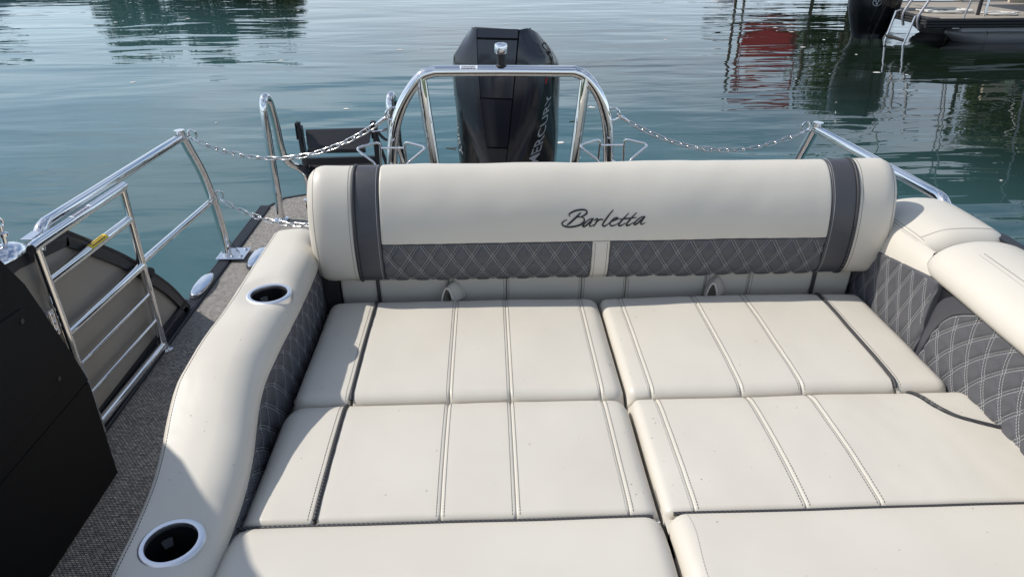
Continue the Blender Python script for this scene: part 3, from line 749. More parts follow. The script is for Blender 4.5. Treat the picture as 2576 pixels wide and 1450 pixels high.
# ================================================================== QUILTING
class Quilt:
    """double-stitched diamond quilting over (s, t): families of curves s = c + g(t)"""
    def __init__(s, fams, period, gap=.0082, puff=.0058): s.f, s.p, s.gap, s.puff = fams, period, gap, puff
    def height(s, a, v):
        h = 1.0
        for g, ph in s.f:
            x = (a - g(v) - ph) / s.p; d_ = abs(x - round(x)) * s.p
            h *= 1 - math.exp(-(d_ / .0075) ** 2)
        return s.puff * (h - .55)
    def paths(s, ev, a0, a1, v0, v1, step=.004):
        out = []
        for g, ph in s.f:
            gm = [g(v0), g(v1), g((v0 + v1) / 2)]
            k0 = math.floor((a0 - max(gm) - ph) / s.p) - 1; k1 = math.ceil((a1 - min(gm) - ph) / s.p) + 1
            for k in range(k0, k1 + 1):
                for o in (-s.gap / 2, s.gap / 2):
                    cur = []; n_ = max(4, int((v1 - v0) / step))
                    for i in range(n_ + 1):
                        v = v0 + (v1 - v0) * i / n_; a = ph + k * s.p + g(v) + o
                        aa0 = a0(v) if callable(a0) else a0; aa1 = a1(v) if callable(a1) else a1
                        if aa0 < a < aa1: p, nrm = ev(a, v, .0004); cur.append((p, nrm))
                        elif cur:
                            if len(cur) > 2: out.append(cur)
                            cur = []
                    if len(cur) > 2: out.append(cur)
        return out

# ================================================================== BACKREST
bk = empty('backrest', 'wide cream backrest with dark quilted lower panels and black script lettering', 'backrest')
bprof = [(1.93, .478), (1.88, .476), (1.845, .482), (1.820, .500), (1.806, .535), (1.799, .58), (1.797, .63), (1.802, .68), (1.815, .728), (1.838, .768), (1.868, .796), (1.900, .806), (1.932, .798), (1.958, .765), (1.975, .70), (1.982, .60), (1.975, .52), (1.95, .485)]
bp = smooth_path([Vector((0, y, z)) for y, z in bprof], 6)
bd = [0.0]
for i in range(1, len(bp)): bd.append(bd[-1] + (bp[i] - bp[i - 1]).length)
def back_fn(a, v):
    v = min(max(v, 0), bd[-1]); lo_, hi_ = 0, len(bd) - 1
    while hi_ - lo_ > 1:
        md = (lo_ + hi_) // 2
        if bd[md] <= v: lo_ = md
        else: hi_ = md
    q = (v - bd[lo_]) / (bd[hi_] - bd[lo_]); p = bp[lo_].lerp(bp[hi_], q); t_ = (bp[min(hi_ + 1, len(bp) - 1)] - bp[max(lo_ - 1, 0)]).normalized()
    nrm = Vector((0, -t_.z, t_.y))
    return Vector((a, p.y, p.z)) + nrm * (wob((a * 5, v * 7, 5), 1, .0030) + wob((a * 14, v * 14, 9), 1, .0010)), nrm
def v_at_z(z, front=True):
    for i in range(len(bp) - 1):
        if bp[i].z <= z <= bp[i + 1].z: return bd[i] + (bd[i + 1] - bd[i]) * (z - bp[i].z) / (bp[i + 1].z - bp[i].z)
VS = v_at_z(.614); VE = bd[-1]
e_l = Pad(back_fn, -.503, -.3725, 0, VE, (.050, .050), (.006, .005), (.004, .004), (.004, .004), .075, .012); e_l.mesh('end_panel', 'vinyl_cream', bk)
e_r = Pad(back_fn, 1.0205, 1.146, 0, VE, (.006, .005), (.050, .050), (.004, .004), (.004, .004), .075, .012); e_r.mesh('end_panel', 'vinyl_cream', bk)
b_l = Pad(back_fn, -.3665, -.3005, 0, VE, (.006, .004), (.006, .005), (.004, .004), (.004, .004), .02, .012); b_l.mesh('dark_band', 'vinyl_charcoal', bk)
b_r = Pad(back_fn, .9445, 1.0145, 0, VE, (.006, .005), (.006, .004), (.004, .004), (.004, .004), .02, .012); b_r.mesh('dark_band', 'vinyl_charcoal', bk)
c_t = Pad(back_fn, -.2995, .9435, VS + .0005, VE, (.006, .004), (.006, .004), (.003, .003), (.004, .004), .02, .012); ctm = c_t.mesh('upper_panel', 'vinyl_cream', bk)
c_s = Pad(back_fn, .2845, .3345, .03, VS - .0005, (.006, .004), (.006, .004), (.004, .004), (.002, .002), .02, .010); c_s.mesh('centre_strip', 'vinyl_cream', bk)
sl = .058 / .092
qb = Quilt([(lambda v: sl * v, .0), (lambda v: -sl * v, .012)], .058)
for xa, xb in ((-.2995, .2840), (.3350, .9435)):
    pd = Pad(back_fn, xa, xb, .03, VS - .0005, (.006, .003), (.006, .003), (.004, .004), (.003, .002), .02, .004, bump=qb.height)
    qp = pd.mesh('quilted_panel', 'quilt_charcoal', bk)
    stitches(qb.paths(pd.eval, xa + .003, xb - .003, .045, VS - .003), 'quilting', 'thread_white', qp, w=.00065)
for x in (-.3695, 1.0175):
    pts = [back_fn(x, v)[0] + back_fn(x, v)[1] * -.0005 for v in [VE * i / 90 for i in range(91)]]
    t_ = MB(); t_.tube(pts, .0048, 10); t_.build('piping', 'piping_black', bk)
vv = [.02 + (VE - .05) * i / 120 for i in range(121)]
stitches([[e_l.eval(-.3825, v, .0003) for v in vv], [e_r.eval(1.0305, v, .0003) for v in vv], [e_l.eval(-.479, v, .0003) for v in vv], [e_r.eval(1.122, v, .0003) for v in vv]], 'stitching', 'thread_dark', bk)
stitches([[b_l.eval(-.3075, v, .0003) for v in vv], [b_r.eval(.9515, v, .0003) for v in vv]], 'stitching', 'thread_white', bk, w=.0007)
vs2 = [.04 + (VS - .045) * i / 30 for i in range(31)]
stitches([[c_s.eval(.2925, v, .0003) for v in vs2], [c_s.eval(.3265, v, .0003) for v in vs2]], 'stitching', 'thread_dark', bk)
stitches([[(p, nn) for p, nn in [pd_.eval(x_, VS - .006, .0004) for x_ in [xa + (xb - xa) * i / 80 for i in range(81)]]] for pd_, xa, xb in ()], 'stitching', 'thread_dark', bk) if False else None
# script lettering, drawn as pen strokes of varying width on the upholstery
A_ = [(955, 447), (890, 450), (820, 490), (755, 548), (716, 592), (735, 611), (790, 590), (860, 530), (925, 470), (953, 447), (930, 475), (882, 550), (866, 592), (890, 609), (930, 592), (968, 570)]
STK = [
    ([(668, 316), (600, 385), (500, 470), (420, 535), (358, 578)], 26),
    ([(437, 396), (410, 378), (420, 342), (500, 297), (600, 271), (700, 262), (780, 275), (806, 307), (790, 347), (720, 390), (640, 413), (578, 412)], 24),
    ([(578, 412), (660, 408), (722, 424), (752, 458), (738, 510), (680, 560), (580, 594), (450, 611), (350, 605), (282, 580), (256, 545), (270, 510), (318, 477), (368, 457)], 25),
    (A_, 22), ([(970, 492), (1018, 457), (1048, 457), (1032, 500), (992, 570), (957, 617)], 22), ([(1000, 550), (1060, 490), (1110, 466), (1150, 467), (1174, 500)], 20),
    ([(1392, 276), (1330, 340), (1250, 440), (1180, 540), (1157, 588), (1187, 610), (1240, 595), (1305, 550)], 23),
    ([(1300, 540), (1400, 502), (1478, 467), (1500, 446), (1470, 437), (1410, 460), (1350, 510), (1322, 568), (1345, 600), (1400, 603), (1460, 580), (1510, 545)], 21),
    ([(1735, 344), (1670, 410), (1590, 490), (1530, 560), (1516, 594), (1545, 605), (1600, 590), (1670, 545)], 22),
    ([(1912, 335), (1840, 400), (1760, 490), (1700, 560), (1687, 594), (1715, 602), (1780, 580), (1840, 540)], 22),
    ([(1518, 470), (1650, 462), (1800, 447), (1910, 435)], 18),
    ([(x + 1140, y - 27) for x, y in A_], 22)]
V, F = [], []
for pts, wd in STK:
    pth = smooth_path([Vector((x, y, 0)) for x, y in pts], 7); n_ = len(pth); k0 = len(V)
    for i, p in enumerate(pth):
        t_ = (pth[min(i + 1, n_ - 1)] - pth[max(i - 1, 0)]).normalized(); nr = Vector((-t_.y, t_.x, 0))
        pen = .62 + .38 * abs(nr.x * .55 + nr.y * .83)
        tp = min(1, .35 + 2.6 * i / n_, .25 + 3.0 * (n_ - 1 - i) / n_); h_ = wd * .78 * pen * tp
        for sd in (-1, 1):
            q = p + nr * h_ * sd
            X_ = .197 + (q.x - 250) * .0001238; Z_ = .7045 - (q.y - 262) * .000134 + .0008
            P_, N_ = c_t.eval(X_, v_at_z(Z_), .0009); V.append(P_)
    for i in range(n_ - 1): F.append((k0 + 2 * i, k0 + 2 * i + 1, k0 + 2 * i + 3, k0 + 2 * i + 2))
sm = mk('script_lettering', V, F, 'embroidery_black', ctm, False).modifiers.new('thick', 'SOLIDIFY'); sm.thickness = .0016; sm.offset = 0
# hinge arms that carry the backrest
for x in (-.44, 1.08):
    b_ = MB(); b_.obox((x, 1.93, .40), (.006, 0, 0), (0, .03, 0), (0, .008, .10)); b_.build('hinge_arm', 'black_plastic', bk, False, bevel=.002)

# ================================================================== LEFT ARMREST
arm = empty('armrest', 'cream padded left armrest with two chrome ringed cup holders', 'armrest')
inner = interp([(1.99, -.50), (1.813, -.486), (1.599, -.481), (1.422, -.485), (1.355, -.488), (1.286, -.494), (1.236, -.494), (1.174, -.488), (1.104, -.479), (1.016, -.474), (.922, -.475), (.842, -.477), (.45, -.477)])
outer = interp([(1.99, -.634), (1.939, -.634), (1.739, -.634), (1.471, -.634), (1.306, -.649), (1.235, -.659), (1.161, -.654), (1.088, -.642), (.998, -.630), (.905, -.626), (.857, -.624), (.70, -.618), (.45, -.618)])
AZ = .597
arm_z = interp([(.45, -.119), (.70, -.117), (.85, -.113), (.92, -.107), (1.0, -.097), (1.08, -.082), (1.16, -.061), (1.25, -.030), (1.33, -.008), (1.42, 0), (1.99, 0)])
cups = [(-.545, 1.556, .0555), (-.547, .879, .0545)]
ZA = AZ
def arm_fn(a, v):
    i_, o_ = inner(v), outer(v); q = (a - o_) / (i_ - o_)
    az = ZA + arm_z(v)
    z = az + .008 * math.sin(math.pi * min(1, max(0, q))) + wob((a * 6, v * 5, 11), 1, .002) + wob((a * 16, v * 16, 4), 1, .0006)
    for cx_, cy_, cr_ in cups:
        d_ = math.hypot(a - cx_, v - cy_)
        if d_ < cr_ + .05: z += (ZA + arm_z(cy_) + .003 - z) * max(0, 1 - max(0, d_ - cr_) / .05) - .003 * max(0, 1 - max(0, d_ - cr_) / .03)
    return Vector((a, v, z)), Vector((0, 0, 1))
apd = Pad(arm_fn, outer, inner, .45, 1.985, (.012, .010), (.060, .046), (.02, .02), (.05, .04), .012, .0055, dens=.0055)
ap = apd.mesh('top_pad', 'vinyl_cream', arm, hole=[(a, b, r_ - .006) for a, b, r_ in cups])
stitches([[apd.eval(outer(v) + .0105, v, .0003) for v in [.47 + 1.48 * i / 300 for i in range(301)]]], 'stitching', 'thread_dark', arm)
V, F = [], []; n_ = 80                                  # outer skirt down to the deck
for i in range(n_ + 1):
    v = .455 + (1.975 - .455) * i / n_
    for z in (.588 + arm_z(v), .30, .004): V.append((outer(v) + .003 - (.588 - z) * -.02, v, z))
for i in range(n_):
    for k in range(2): F.append((i * 3 + k, (i + 1) * 3 + k, (i + 1) * 3 + k + 1, i * 3 + k + 1))
V += [(outer(1.975) + .003, 1.975, .588), (inner(1.975) - .02, 1.975, .588), (inner(1.975) - .02, 1.975, .004), (outer(1.975) + .014, 1.975, .004)]
F.append((len(V) - 4, len(V) - 3, len(V) - 2, len(V) - 1))
mk('outer_skirt', V, F, 'vinyl_cream', arm, True, 60)
# quilted inner side: s runs along the boat, t up the wall
def lw_fn(a, v):
    q = (v - .36) / .22; yy = a
    return Vector(((inner(yy) - .004) * q + min(-.470, inner(yy)) * (1 - q), yy, v + arm_z(yy) * (v - .365) / .19)), Vector((1, 0, 0))
ql = Quilt([(lambda v: .22 * (v - .4) + 1.4 * max(0, v - .47) ** 2 * 4, 0), (lambda v: -.75 * (v - .4) - 10.0 * max(0, v - .48) ** 2, .02)], .060)
lw = Pad(lw_fn, .50, 1.93, .365, .556, (.006, .003), (.006, .003), (.004, .003), (.004, .003), .012, .005, bump=ql.height)
lq = lw.mesh('quilted_side', 'quilt_charcoal', arm)
stitches(ql.paths(lw.eval, .52, 1.92, .38, .552), 'quilting', 'thread_white', lq, w=.00065)
ZT = AZ
for cx_, cy_, cr_ in cups:
    AZ = ZT + arm_z(cy_) - .004
    h_ = empty('cup_holder', None, None); h_.parent = arm
    t_ = MB(); t_.lathe([(cr_ - .001, AZ - .014), (cr_ + .0005, AZ + .002), (cr_ - .002, AZ + .0045), (cr_ - .006, AZ + .0055), (cr_ - .0115, AZ + .0048), (cr_ - .0125, AZ + .001), (cr_ - .0115, AZ - .006)], (cx_, cy_, 0), (0, 0, 1), 48, caps=False); t_.build('rim', 'brushed_aluminium', h_)
    t_ = MB(); t_.lathe([(cr_ - .011, AZ + .0005), (cr_ - .013, AZ - .02), (cr_ - .015, AZ - .085), (cr_ - .018, AZ - .092), (.016, AZ - .092), (.014, AZ - .089), (0, AZ - .089)], (cx_, cy_, 0), (0, 0, 1), 40, caps=False); t_.build('well', 'cup_black', h_)
    for k in range(4):
        an = R(40 + 90 * k); dr = Vector((math.cos(an), math.sin(an), 0)); sd = Vector((-dr.y, dr.x, 0)); c0 = Vector((cx_, cy_, AZ)) + dr * (cr_ - .0135)
        t_ = MB(); t_.prism([c0 - sd * .010 + Vector((0, 0, -.022)), c0 + sd * .010 + Vector((0, 0, -.022)), c0 + sd * .007 - dr * .007 + Vector((0, 0, -.036)), c0 - sd * .007 - dr * .007 + Vector((0, 0, -.036))], Vector((0, 0, -.003)) + dr * .002); t_.build('grip_tab', 'rubber_grey', h_, False)

# ================================================================== RIGHT SIDE: corner backrest and side backrest
cor = empty('corner_backrest', 'cream corner backrest block at the right end of the wide backrest', 'backrest')
def prof_fn(line, axis_dir, origin):
    pts = smooth_path(line, 6); dd = [0.0]
    for i in range(1, len(pts)): dd.append(dd[-1] + (pts[i] - pts[i - 1]).length)
    def loc(v):
        v = min(max(v, 0), dd[-1]); lo_, hi_ = 0, len(dd) - 1
        while hi_ - lo_ > 1:
            md = (lo_ + hi_) // 2
            if dd[md] <= v: lo_ = md
            else: hi_ = md
        q = (v - dd[lo_]) / (dd[hi_] - dd[lo_]); return pts[lo_].lerp(pts[hi_], q), (pts[min(hi_ + 1, len(pts) - 1)] - pts[max(lo_ - 1, 0)]).normalized()
    return loc, dd[-1]
# section across x: up the inner face, over the top, down the outside
cloc, CE = prof_fn([Vector((1.108, 0, .555)), Vector((1.118, 0, .60)), Vector((1.135, 0, .628)), Vector((1.160, 0, .645)), Vector((1.22, 0, .672)), Vector((1.30, 0, .676)), Vector((1.362, 0, .662)), Vector((1.388, 0, .62)), Vector((1.388, 0, .45))], None, None)
vt_ = .12
def cor_fn(a, v):
    p, t_ = cloc(v); nrm = Vector((-t_.z, 0, t_.x))
    k = min(1, max(0, (a - 1.86) / .14)); sh = .05 * k * k
    return Vector((p.x + (1.30 - p.x) * sh, a, p.z - .012 * k * k + wob((p.x * 6, a * 6, p.z), 1, .002) + max(0, 1 - v / vt_) * .045 * min(1.3, max(0, (1.80 - a) / .25)))), nrm
vt = None
for i in range(400):
    if cloc(CE * i / 400)[0].x >= 1.150: vt = CE * i / 400; break
cpad1 = Pad(cor_fn, 1.50, 1.985, .0, vt, (.012, .008), (.04, .03), (.004, .004), (.004, .003), .02, .012); cpad1.mesh('front_panel', 'vinyl_cream', cor)
cpad2 = Pad(cor_fn, 1.665, 1.990, vt + .0008, CE, (.06, .05), (.05, .04), (.004, .003), (.01, .01), .06, .010); cpad2.mesh('top_panel', 'vinyl_cream', cor)
stitches([[cpad2.eval(a, vt + .009, .0003) for a in [1.70 + .26 * i / 60 for i in range(61)]]], 'stitching', 'thread_dark', cor)
stitches([[cpad1.eval(a, vt - .007, .0003) for a in [1.70 + .26 * i / 60 for i in range(61)]]], 'stitching', 'thread_tan', cor)
stitches([[cpad2.eval(1.712 + .006 * math.sin(v * 20), v, .0003) for v in [vt + .01 + (CE - vt - .1) * i / 40 for i in range(41)]]], 'stitching', 'thread_dark', cor)
cpad3 = Pad(lambda a, v: (cor_fn(a, v)[0] - Vector((0, 0, .045)), cor_fn(a, v)[1]), 1.48, 1.72, vt - .02, CE, (.01, .01), (.01, .01), (.004, .003), (.01, .01), .03, .015); cpad3.mesh('lower_top_panel', 'vinyl_cream', cor)
qr = Quilt([(lambda v: .66 * (v - .43) - 1.0 * (v - .43) ** 2, .0), (lambda v: -.50 * (v - .43) - .4 * (v - .43) ** 2, .02)], .060)
def cw_fn(a, v): return Vector((1.098 + .06 * (v - .43) + .012 * math.cos((a - 1.7) * 6) - .012, a, v + (v - .365) / .2 * .045 * min(1.3, max(0, (1.80 - a) / .25)))), Vector((-1, 0, 0))
cw = Pad(cw_fn, 1.515, 1.955, .365, .565, (.01, .006), (.006, .003), (.004, .003), (.004, .003), .02, .005, bump=qr.height)
cq = cw.mesh('quilted_panel', 'quilt_charcoal', cor)
stitches(qr.paths(cw.eval, 1.525, 1.95, .38, .562), 'quilting', 'thread_white', cq, w=.0007)

sb = empty('rolled_backrest', 'cream rolled side backrest with dark quilted front at the right edge', 'backrest')
sloc, SE = prof_fn([Vector((1.125, 0, .605)), Vector((1.098, 0, .607)), Vector((1.085, 0, .622)), Vector((1.086, 0, .645)), Vector((1.105, 0, .672)), Vector((1.145, 0, .694)), Vector((1.20, 0, .704)), Vector((1.26, 0, .700)), Vector((1.31, 0, .678)), Vector((1.335, 0, .63)), Vector((1.335, 0, .45))], None, None)
def sb_fn(a, v):
    p, t_ = sloc(v); nrm = Vector((-t_.z, 0, t_.x))
    return Vector((p.x + .012 * math.sin((a - .9) * 2.2), a, p.z + wob((p.x * 5, a * 4, p.z), 1, .003))), nrm
sp_ = Pad(sb_fn, .20, 1.598, .0, SE, (.03, .03), (.060, .034), (.004, .003), (.01, .01), .016, .014, cap=True); sp_.mesh('roll', 'vinyl_cream', sb)
for vq, mt in ((.172, 'thread_dark'), (.160, 'thread_tan')):
    stitches([[sp_.eval(a, vq, .0003) for a in [.3 + 1.20 * i / 200 for i in range(201)]]], 'stitching', mt, sb)
stitches([[sp_.eval(1.598 - .012, v, .0003) for v in [.02 + .2 * i / 60 for i in range(61)]]], 'stitching', 'thread_dark', sb)
# quilted front with a plain curved border at its rear end
def sw_fn(a, v): return Vector((1.082 + .10 * (v - .43) + .012 * math.sin((a - .9) * 2.2) + .004, a, v)), Vector((-1, 0, 0))
bord = interp([(.365, 1.505), (.42, 1.500), (.48, 1.490), (.53, 1.470), (.565, 1.440), (.59, 1.400), (.612, 1.36)])
edge = interp([(.365, 1.545), (.46, 1.542), (.53, 1.530), (.575, 1.510), (.612, 1.47)])
qs = Quilt([(lambda v: .86 * (v - .43) - 2.8 * (v - .43) ** 2, .0), (lambda v: -.50 * (v - .43) - 2.4 * max(0, v - .43) ** 2, .02)], .062)
sw = Pad(sw_fn, .22, lambda v: bord(v) - .001, .365, .610, (.006, .003), (.008, .005), (.004, .003), (.004, .003), .02, .005, bump=qs.height)
sq = sw.mesh('quilted_panel', 'quilt_charcoal', sb)
stitches(qs.paths(sw.eval, .30, lambda v: bord(v) - .006, .38, .606) if False else [], 'quilting', 'thread_white', sq) if False else None
qpaths = []
for path in qs.paths(sw.eval, .60, 1.52, .38, .606):
    qpaths.append([(p, nrm) for p, nrm in path if p.y < bord(p.z) - .006])
stitches([p for p in qpaths if len(p) > 2], 'quilting', 'thread_white', sq, w=.0007)
stitches([[sw.eval(bord(v) - .006, v, .0004) for v in [.38 + .222 * i / 50 for i in range(51)]]], 'stitching', 'thread_white', sb, w=.0007)
bw = Pad(lambda a, v: sw_fn(a, v), lambda v: bord(v), edge, .365, .610, (.006, .004), (.02, .018), (.004, .003), (.004, .003), .03, .008); bw.mesh('border_panel', 'vinyl_charcoal', sb)
b_ = MB(); b_.box((1.115, .22, .004), (1.33, 1.52, .60)); b_.build('core', 'black_plastic', sb, False)
b_ = MB(); b_.box((1.125, 1.53, .004), (1.34, 1.94, .60)); b_.build('core', 'black_plastic', cor, False)

# ================================================================== DECK HARDWARE
def cleat(x, y, ln, label):
    root = empty('cleat', label, 'cleat', group='flip up deck cleats')
    def oval(L, W, z0, z1, mt, nm):
        V, F = [], []; n_ = 40
        prof_ = [(1.0, z0), (1.0, z0 + (z1 - z0) * .6), (.93, z0 + (z1 - z0) * .92), (.75, z1), (0.0, z1 + .0015)]
        for s_, z in prof_:
            for k in range(n_):
                an = 2 * math.pi * k / n_; cs, sn = math.cos(an), math.sin(an)
                V.append((x + W * s_ * math.copysign(abs(cs) ** .9, cs), y + L * s_ * math.copysign(abs(sn) ** .85, sn), z))
        for i in range(len(prof_) - 1):
            for k in range(n_): F.append((i * n_ + k, i * n_ + (k + 1) % n_, (i + 1) * n_ + (k + 1) % n_, (i + 1) * n_ + k))
        return mk(nm, V, F, mt, root, True, 45)
    oval(ln * .56, .036, .012, .016, 'trim_black', 'gasket'); oval(ln * .5, .030, .016, .028, 'cast_chrome', 'cap')
cleat(-1.236, 2.745, .21, 'oval chrome deck cleat on the black edge trim by the fence end')
cleat(-1.080, 3.015, .21, 'oval chrome deck cleat half hidden behind the left armrest')

def grab(x, xr, label):
    root = empty('grab_handle', label, 'handrail', group='boarding ladder grab handles')
    top = smooth_path([(x, 3.512, .01), (x, 3.508, .30), (x + .002, 3.505, .52), (x + .004, 3.515, .605), (x + .008, 3.545, .632), (x + .012, 3.585, .60), (x + .016, 3.615, .50), (x + .018, 3.635, .36), (x + .03, 3.67, .27), (x + .03 + (xr - x) * .5, 3.74, .205), (xr, 3.79, .14), (xr, 3.80, .012)], 7)
    t_ = MB(); t_.tube(top, .0202, 18); t_.build('tube', 'chrome', root)
    for px, py in ((x, 3.512), (xr, 3.80)):
        f_ = MB(); f_.lathe([(.036, 0), (.036, .004), (.022, .008), (.0205, .014)], (px, py, .004), (0, 0, 1), 24); f_.build('flange', 'cast_chrome', root)
grab(-1.094, -1.005, 'tall polished grab handle on the swim platform left of the folded ladder')
grab(-.482, -.55, 'tall polished grab handle between the folded ladder and the arch')

# folded boarding ladder
ld = empty('boarding_ladder', 'black folded boarding ladder with wide treads on the swim platform', 'ladder')
for x in (-1.005, -.607):
    t_ = MB(); t_.obox((x, 3.80, .235), (.013, 0, 0), (0, .022, .004), (0, -.012, .185)); t_.build('side_rail', 'black_powdercoat', ld, False, bevel=.004)
    t_ = MB(); t_.obox((x, 3.775, .385), (.009, 0, 0), (0, .012, 0), (0, .0, .065)); t_.build('inner_rail', 'black_powdercoat', ld, False, bevel=.004)
    t_ = MB(); t_.obox((x - .016, 3.79, .40), (.003, 0, 0), (0, .026, 0), (0, .0, .045)); t_.build('hinge_plate', 'black_plastic', ld, False, bevel=.002)
def tread(pts, th, nm='tread'):
    t_ = MB(); t_.prism(pts, th); return t_.build(nm, 'black_powdercoat', ld, False, bevel=.003)
tread([(-.985, 3.815, .392), (-.628, 3.815, .398), (-.640, 3.77, .335), (-.665, 3.745, .306), (-.965, 3.745, .298), (-.975, 3.77, .33)], (0, .012, .004))
t_ = MB(); t_.box((-.97, 3.738, .288), (-.66, 3.75, .31)); t_.build('tread_lip', 'black_powdercoat', ld, False, bevel=.002)
t_ = MB(); t_.obox((-.806, 3.79, .232), (.19, 0, .003), (0, .016, 0), (0, 0, .019)); t_.build('rung', 'black_powdercoat', ld, False, bevel=.004)
tread([(-.99, 3.84, .206), (-.618, 3.84, .212), (-.62, 3.70, .10), (-.99, 3.70, .095)], (0, .008, .008))
t_ = MB(); t_.obox((-.806, 3.74, .06), (.19, 0, .0), (0, .02, 0), (0, 0, .02)); t_.build('rung', 'black_powdercoat', ld, False, bevel=.004)
# retaining strap
V = []; F = []
for pts, wd in (([(-.60, 3.77, .40), (-.575, 3.755, .37), (-.545, 3.75, .35), (-.525, 3.752, .365), (-.522, 3.757, .395), (-.54, 3.76, .41), (-.565, 3.765, .405)], .012), ([(-.605, 3.762, .385), (-.592, 3.755, .33), (-.575, 3.75, .27), (-.562, 3.748, .22), (-.572, 3.747, .195)], .015)):
    pth = smooth_path(pts, 6); k0 = len(V)
    for p in pth: V += [p + Vector((0, -wd, 0)), p + Vector((wd * .7, wd, .002))]
    for i in range(len(pth) - 1): F.append((k0 + 2 * i, k0 + 2 * i + 1, k0 + 2 * i + 3, k0 + 2 * i + 2))
so = mk('strap', V, F, 'webbing_black', ld, True); sm = so.modifiers.new('thick', 'SOLIDIFY'); sm.thickness = .002
t_ = MB(); t_.tube([(-.62, 3.765, .395), (-.52, 3.76, .405)], .006, 10); t_.lathe([(.010, 0), (.010, .012), (0, .014)], (-.522, 3.76, .405), (1, 0, .1), 12); t_.build('latch_pin', 'chrome', ld)

# ================================================================== STERN ARCH
arch = empty('tow_arch', 'polished steel arch with flared legs in front of the outboard motor', 'arch')
AY = 2.70
main = [(-.395, 2.74, .02), (-.388, 2.72, .40), (-.378, AY, .565), (-.368, AY, .640), (-.350, AY, .718), (-.322, AY, .786), (-.283, AY, .846), (-.243, AY, .889), (-.205, AY, .904), (-.16, AY, .907), (.06, AY, .906), (.29, AY, .902), (.333, AY, .898), (.368, AY, .880), (.408, AY, .836), (.440, AY, .774), (.462, AY, .690), (.472, AY, .57), (.482, 2.72, .40), (.49, 2.74, .02)]
mp_ = smooth_path(main, 6)
t_ = MB(); t_.tube(mp_, .0208, 20); t_.build('hoop', 'chrome', arch)
for a, b in (((-.246, AY, .892), (-.190, 2.66, .36)), ((.368, AY, .886), (.312, 2.66, .36))):
    bq = Vector(b) + (Vector(b) - Vector(a)) * .6
    t_ = MB(); t_.tube([a, b, bq], .0202, 18); t_.build('upright', 'chrome', arch)
tube_sticker('sticker', 'label_white', (-.10, AY, .907), (-.035, AY, .9065), .0208, 0.0, 1.0, R(20), R(75), arch, 2)
for x, z in ((-.362, .752), (.480, .742)):
    s_ = -1 if x < 0 else 1
    t_ = MB(); t_.tube(smooth_path([(x + .026 * -s_, AY, z + .022), (x + .004 * s_, AY - .004, z + .024), (x + .022 * s_, AY - .006, z + .008), (x + .020 * s_, AY - .006, z - .012), (x + .004 * s_, AY - .004, z - .022), (x - .010 * s_, AY, z - .022)], 5), .0042, 8); t_.build('chain_ring', 'chrome', arch)
    t_ = MB(); t_.tube(smooth_path([(-.385 if s_ < 0 else .475, AY, .565), (x + .015 * s_, AY - .03, .560), (x + .05 * s_, AY - .05, .54)], 5), .0045, 8); t_.build('lower_chain_hook', 'chrome', arch)

lt = empty('stern_light', 'short black light socket with chrome cap on top of the arch', 'light')
t_ = MB(); t_.lathe([(.021, 0), (.021, .004), (.0155, .008), (.0155, .052)], (.052, AY, .922), (0, 0, 1), 20); t_.build('socket', 'black_plastic', lt)
t_ = MB(); t_.lathe([(.0165, 0), (.023, .001), (.0245, .004), (.0245, .028), (.022, .034), (.012, .0375), (0, .0385)], (.0525, AY, .968), (0, 0, 1), 28); t_.build('cap', 'cast_chrome', lt)

def rack(xc, label):
    root = empty('wire_holder', label, 'holder', group='wire holders on the arch legs')
    y, z = 2.60, .655
    c = MB(); c.tube([(xc - .043, y + .03, z - .014), (xc + .043, y + .03, z - .014)], .0042, 8); c.build('crossbar', 'chrome', root)
    for s_ in (-1, 1):
        t_ = MB(); t_.tube(fillet([(xc + s_ * .052, y + .04, z - .14), (xc + s_ * .045, y + .03, z + .010), (xc + s_ * .132, y - .01, z - .002), (xc + s_ * .056, y - .04, z - .055), (xc + s_ * .05, y - .035, z - .13)], .020, 6), .0044, 10); t_.build('wire_arm', 'chrome', root)
rack(-.362, 'bent wire holder on the left arch leg above the backrest')
rack(.470, 'bent wire holder on the right arch leg above the backrest')

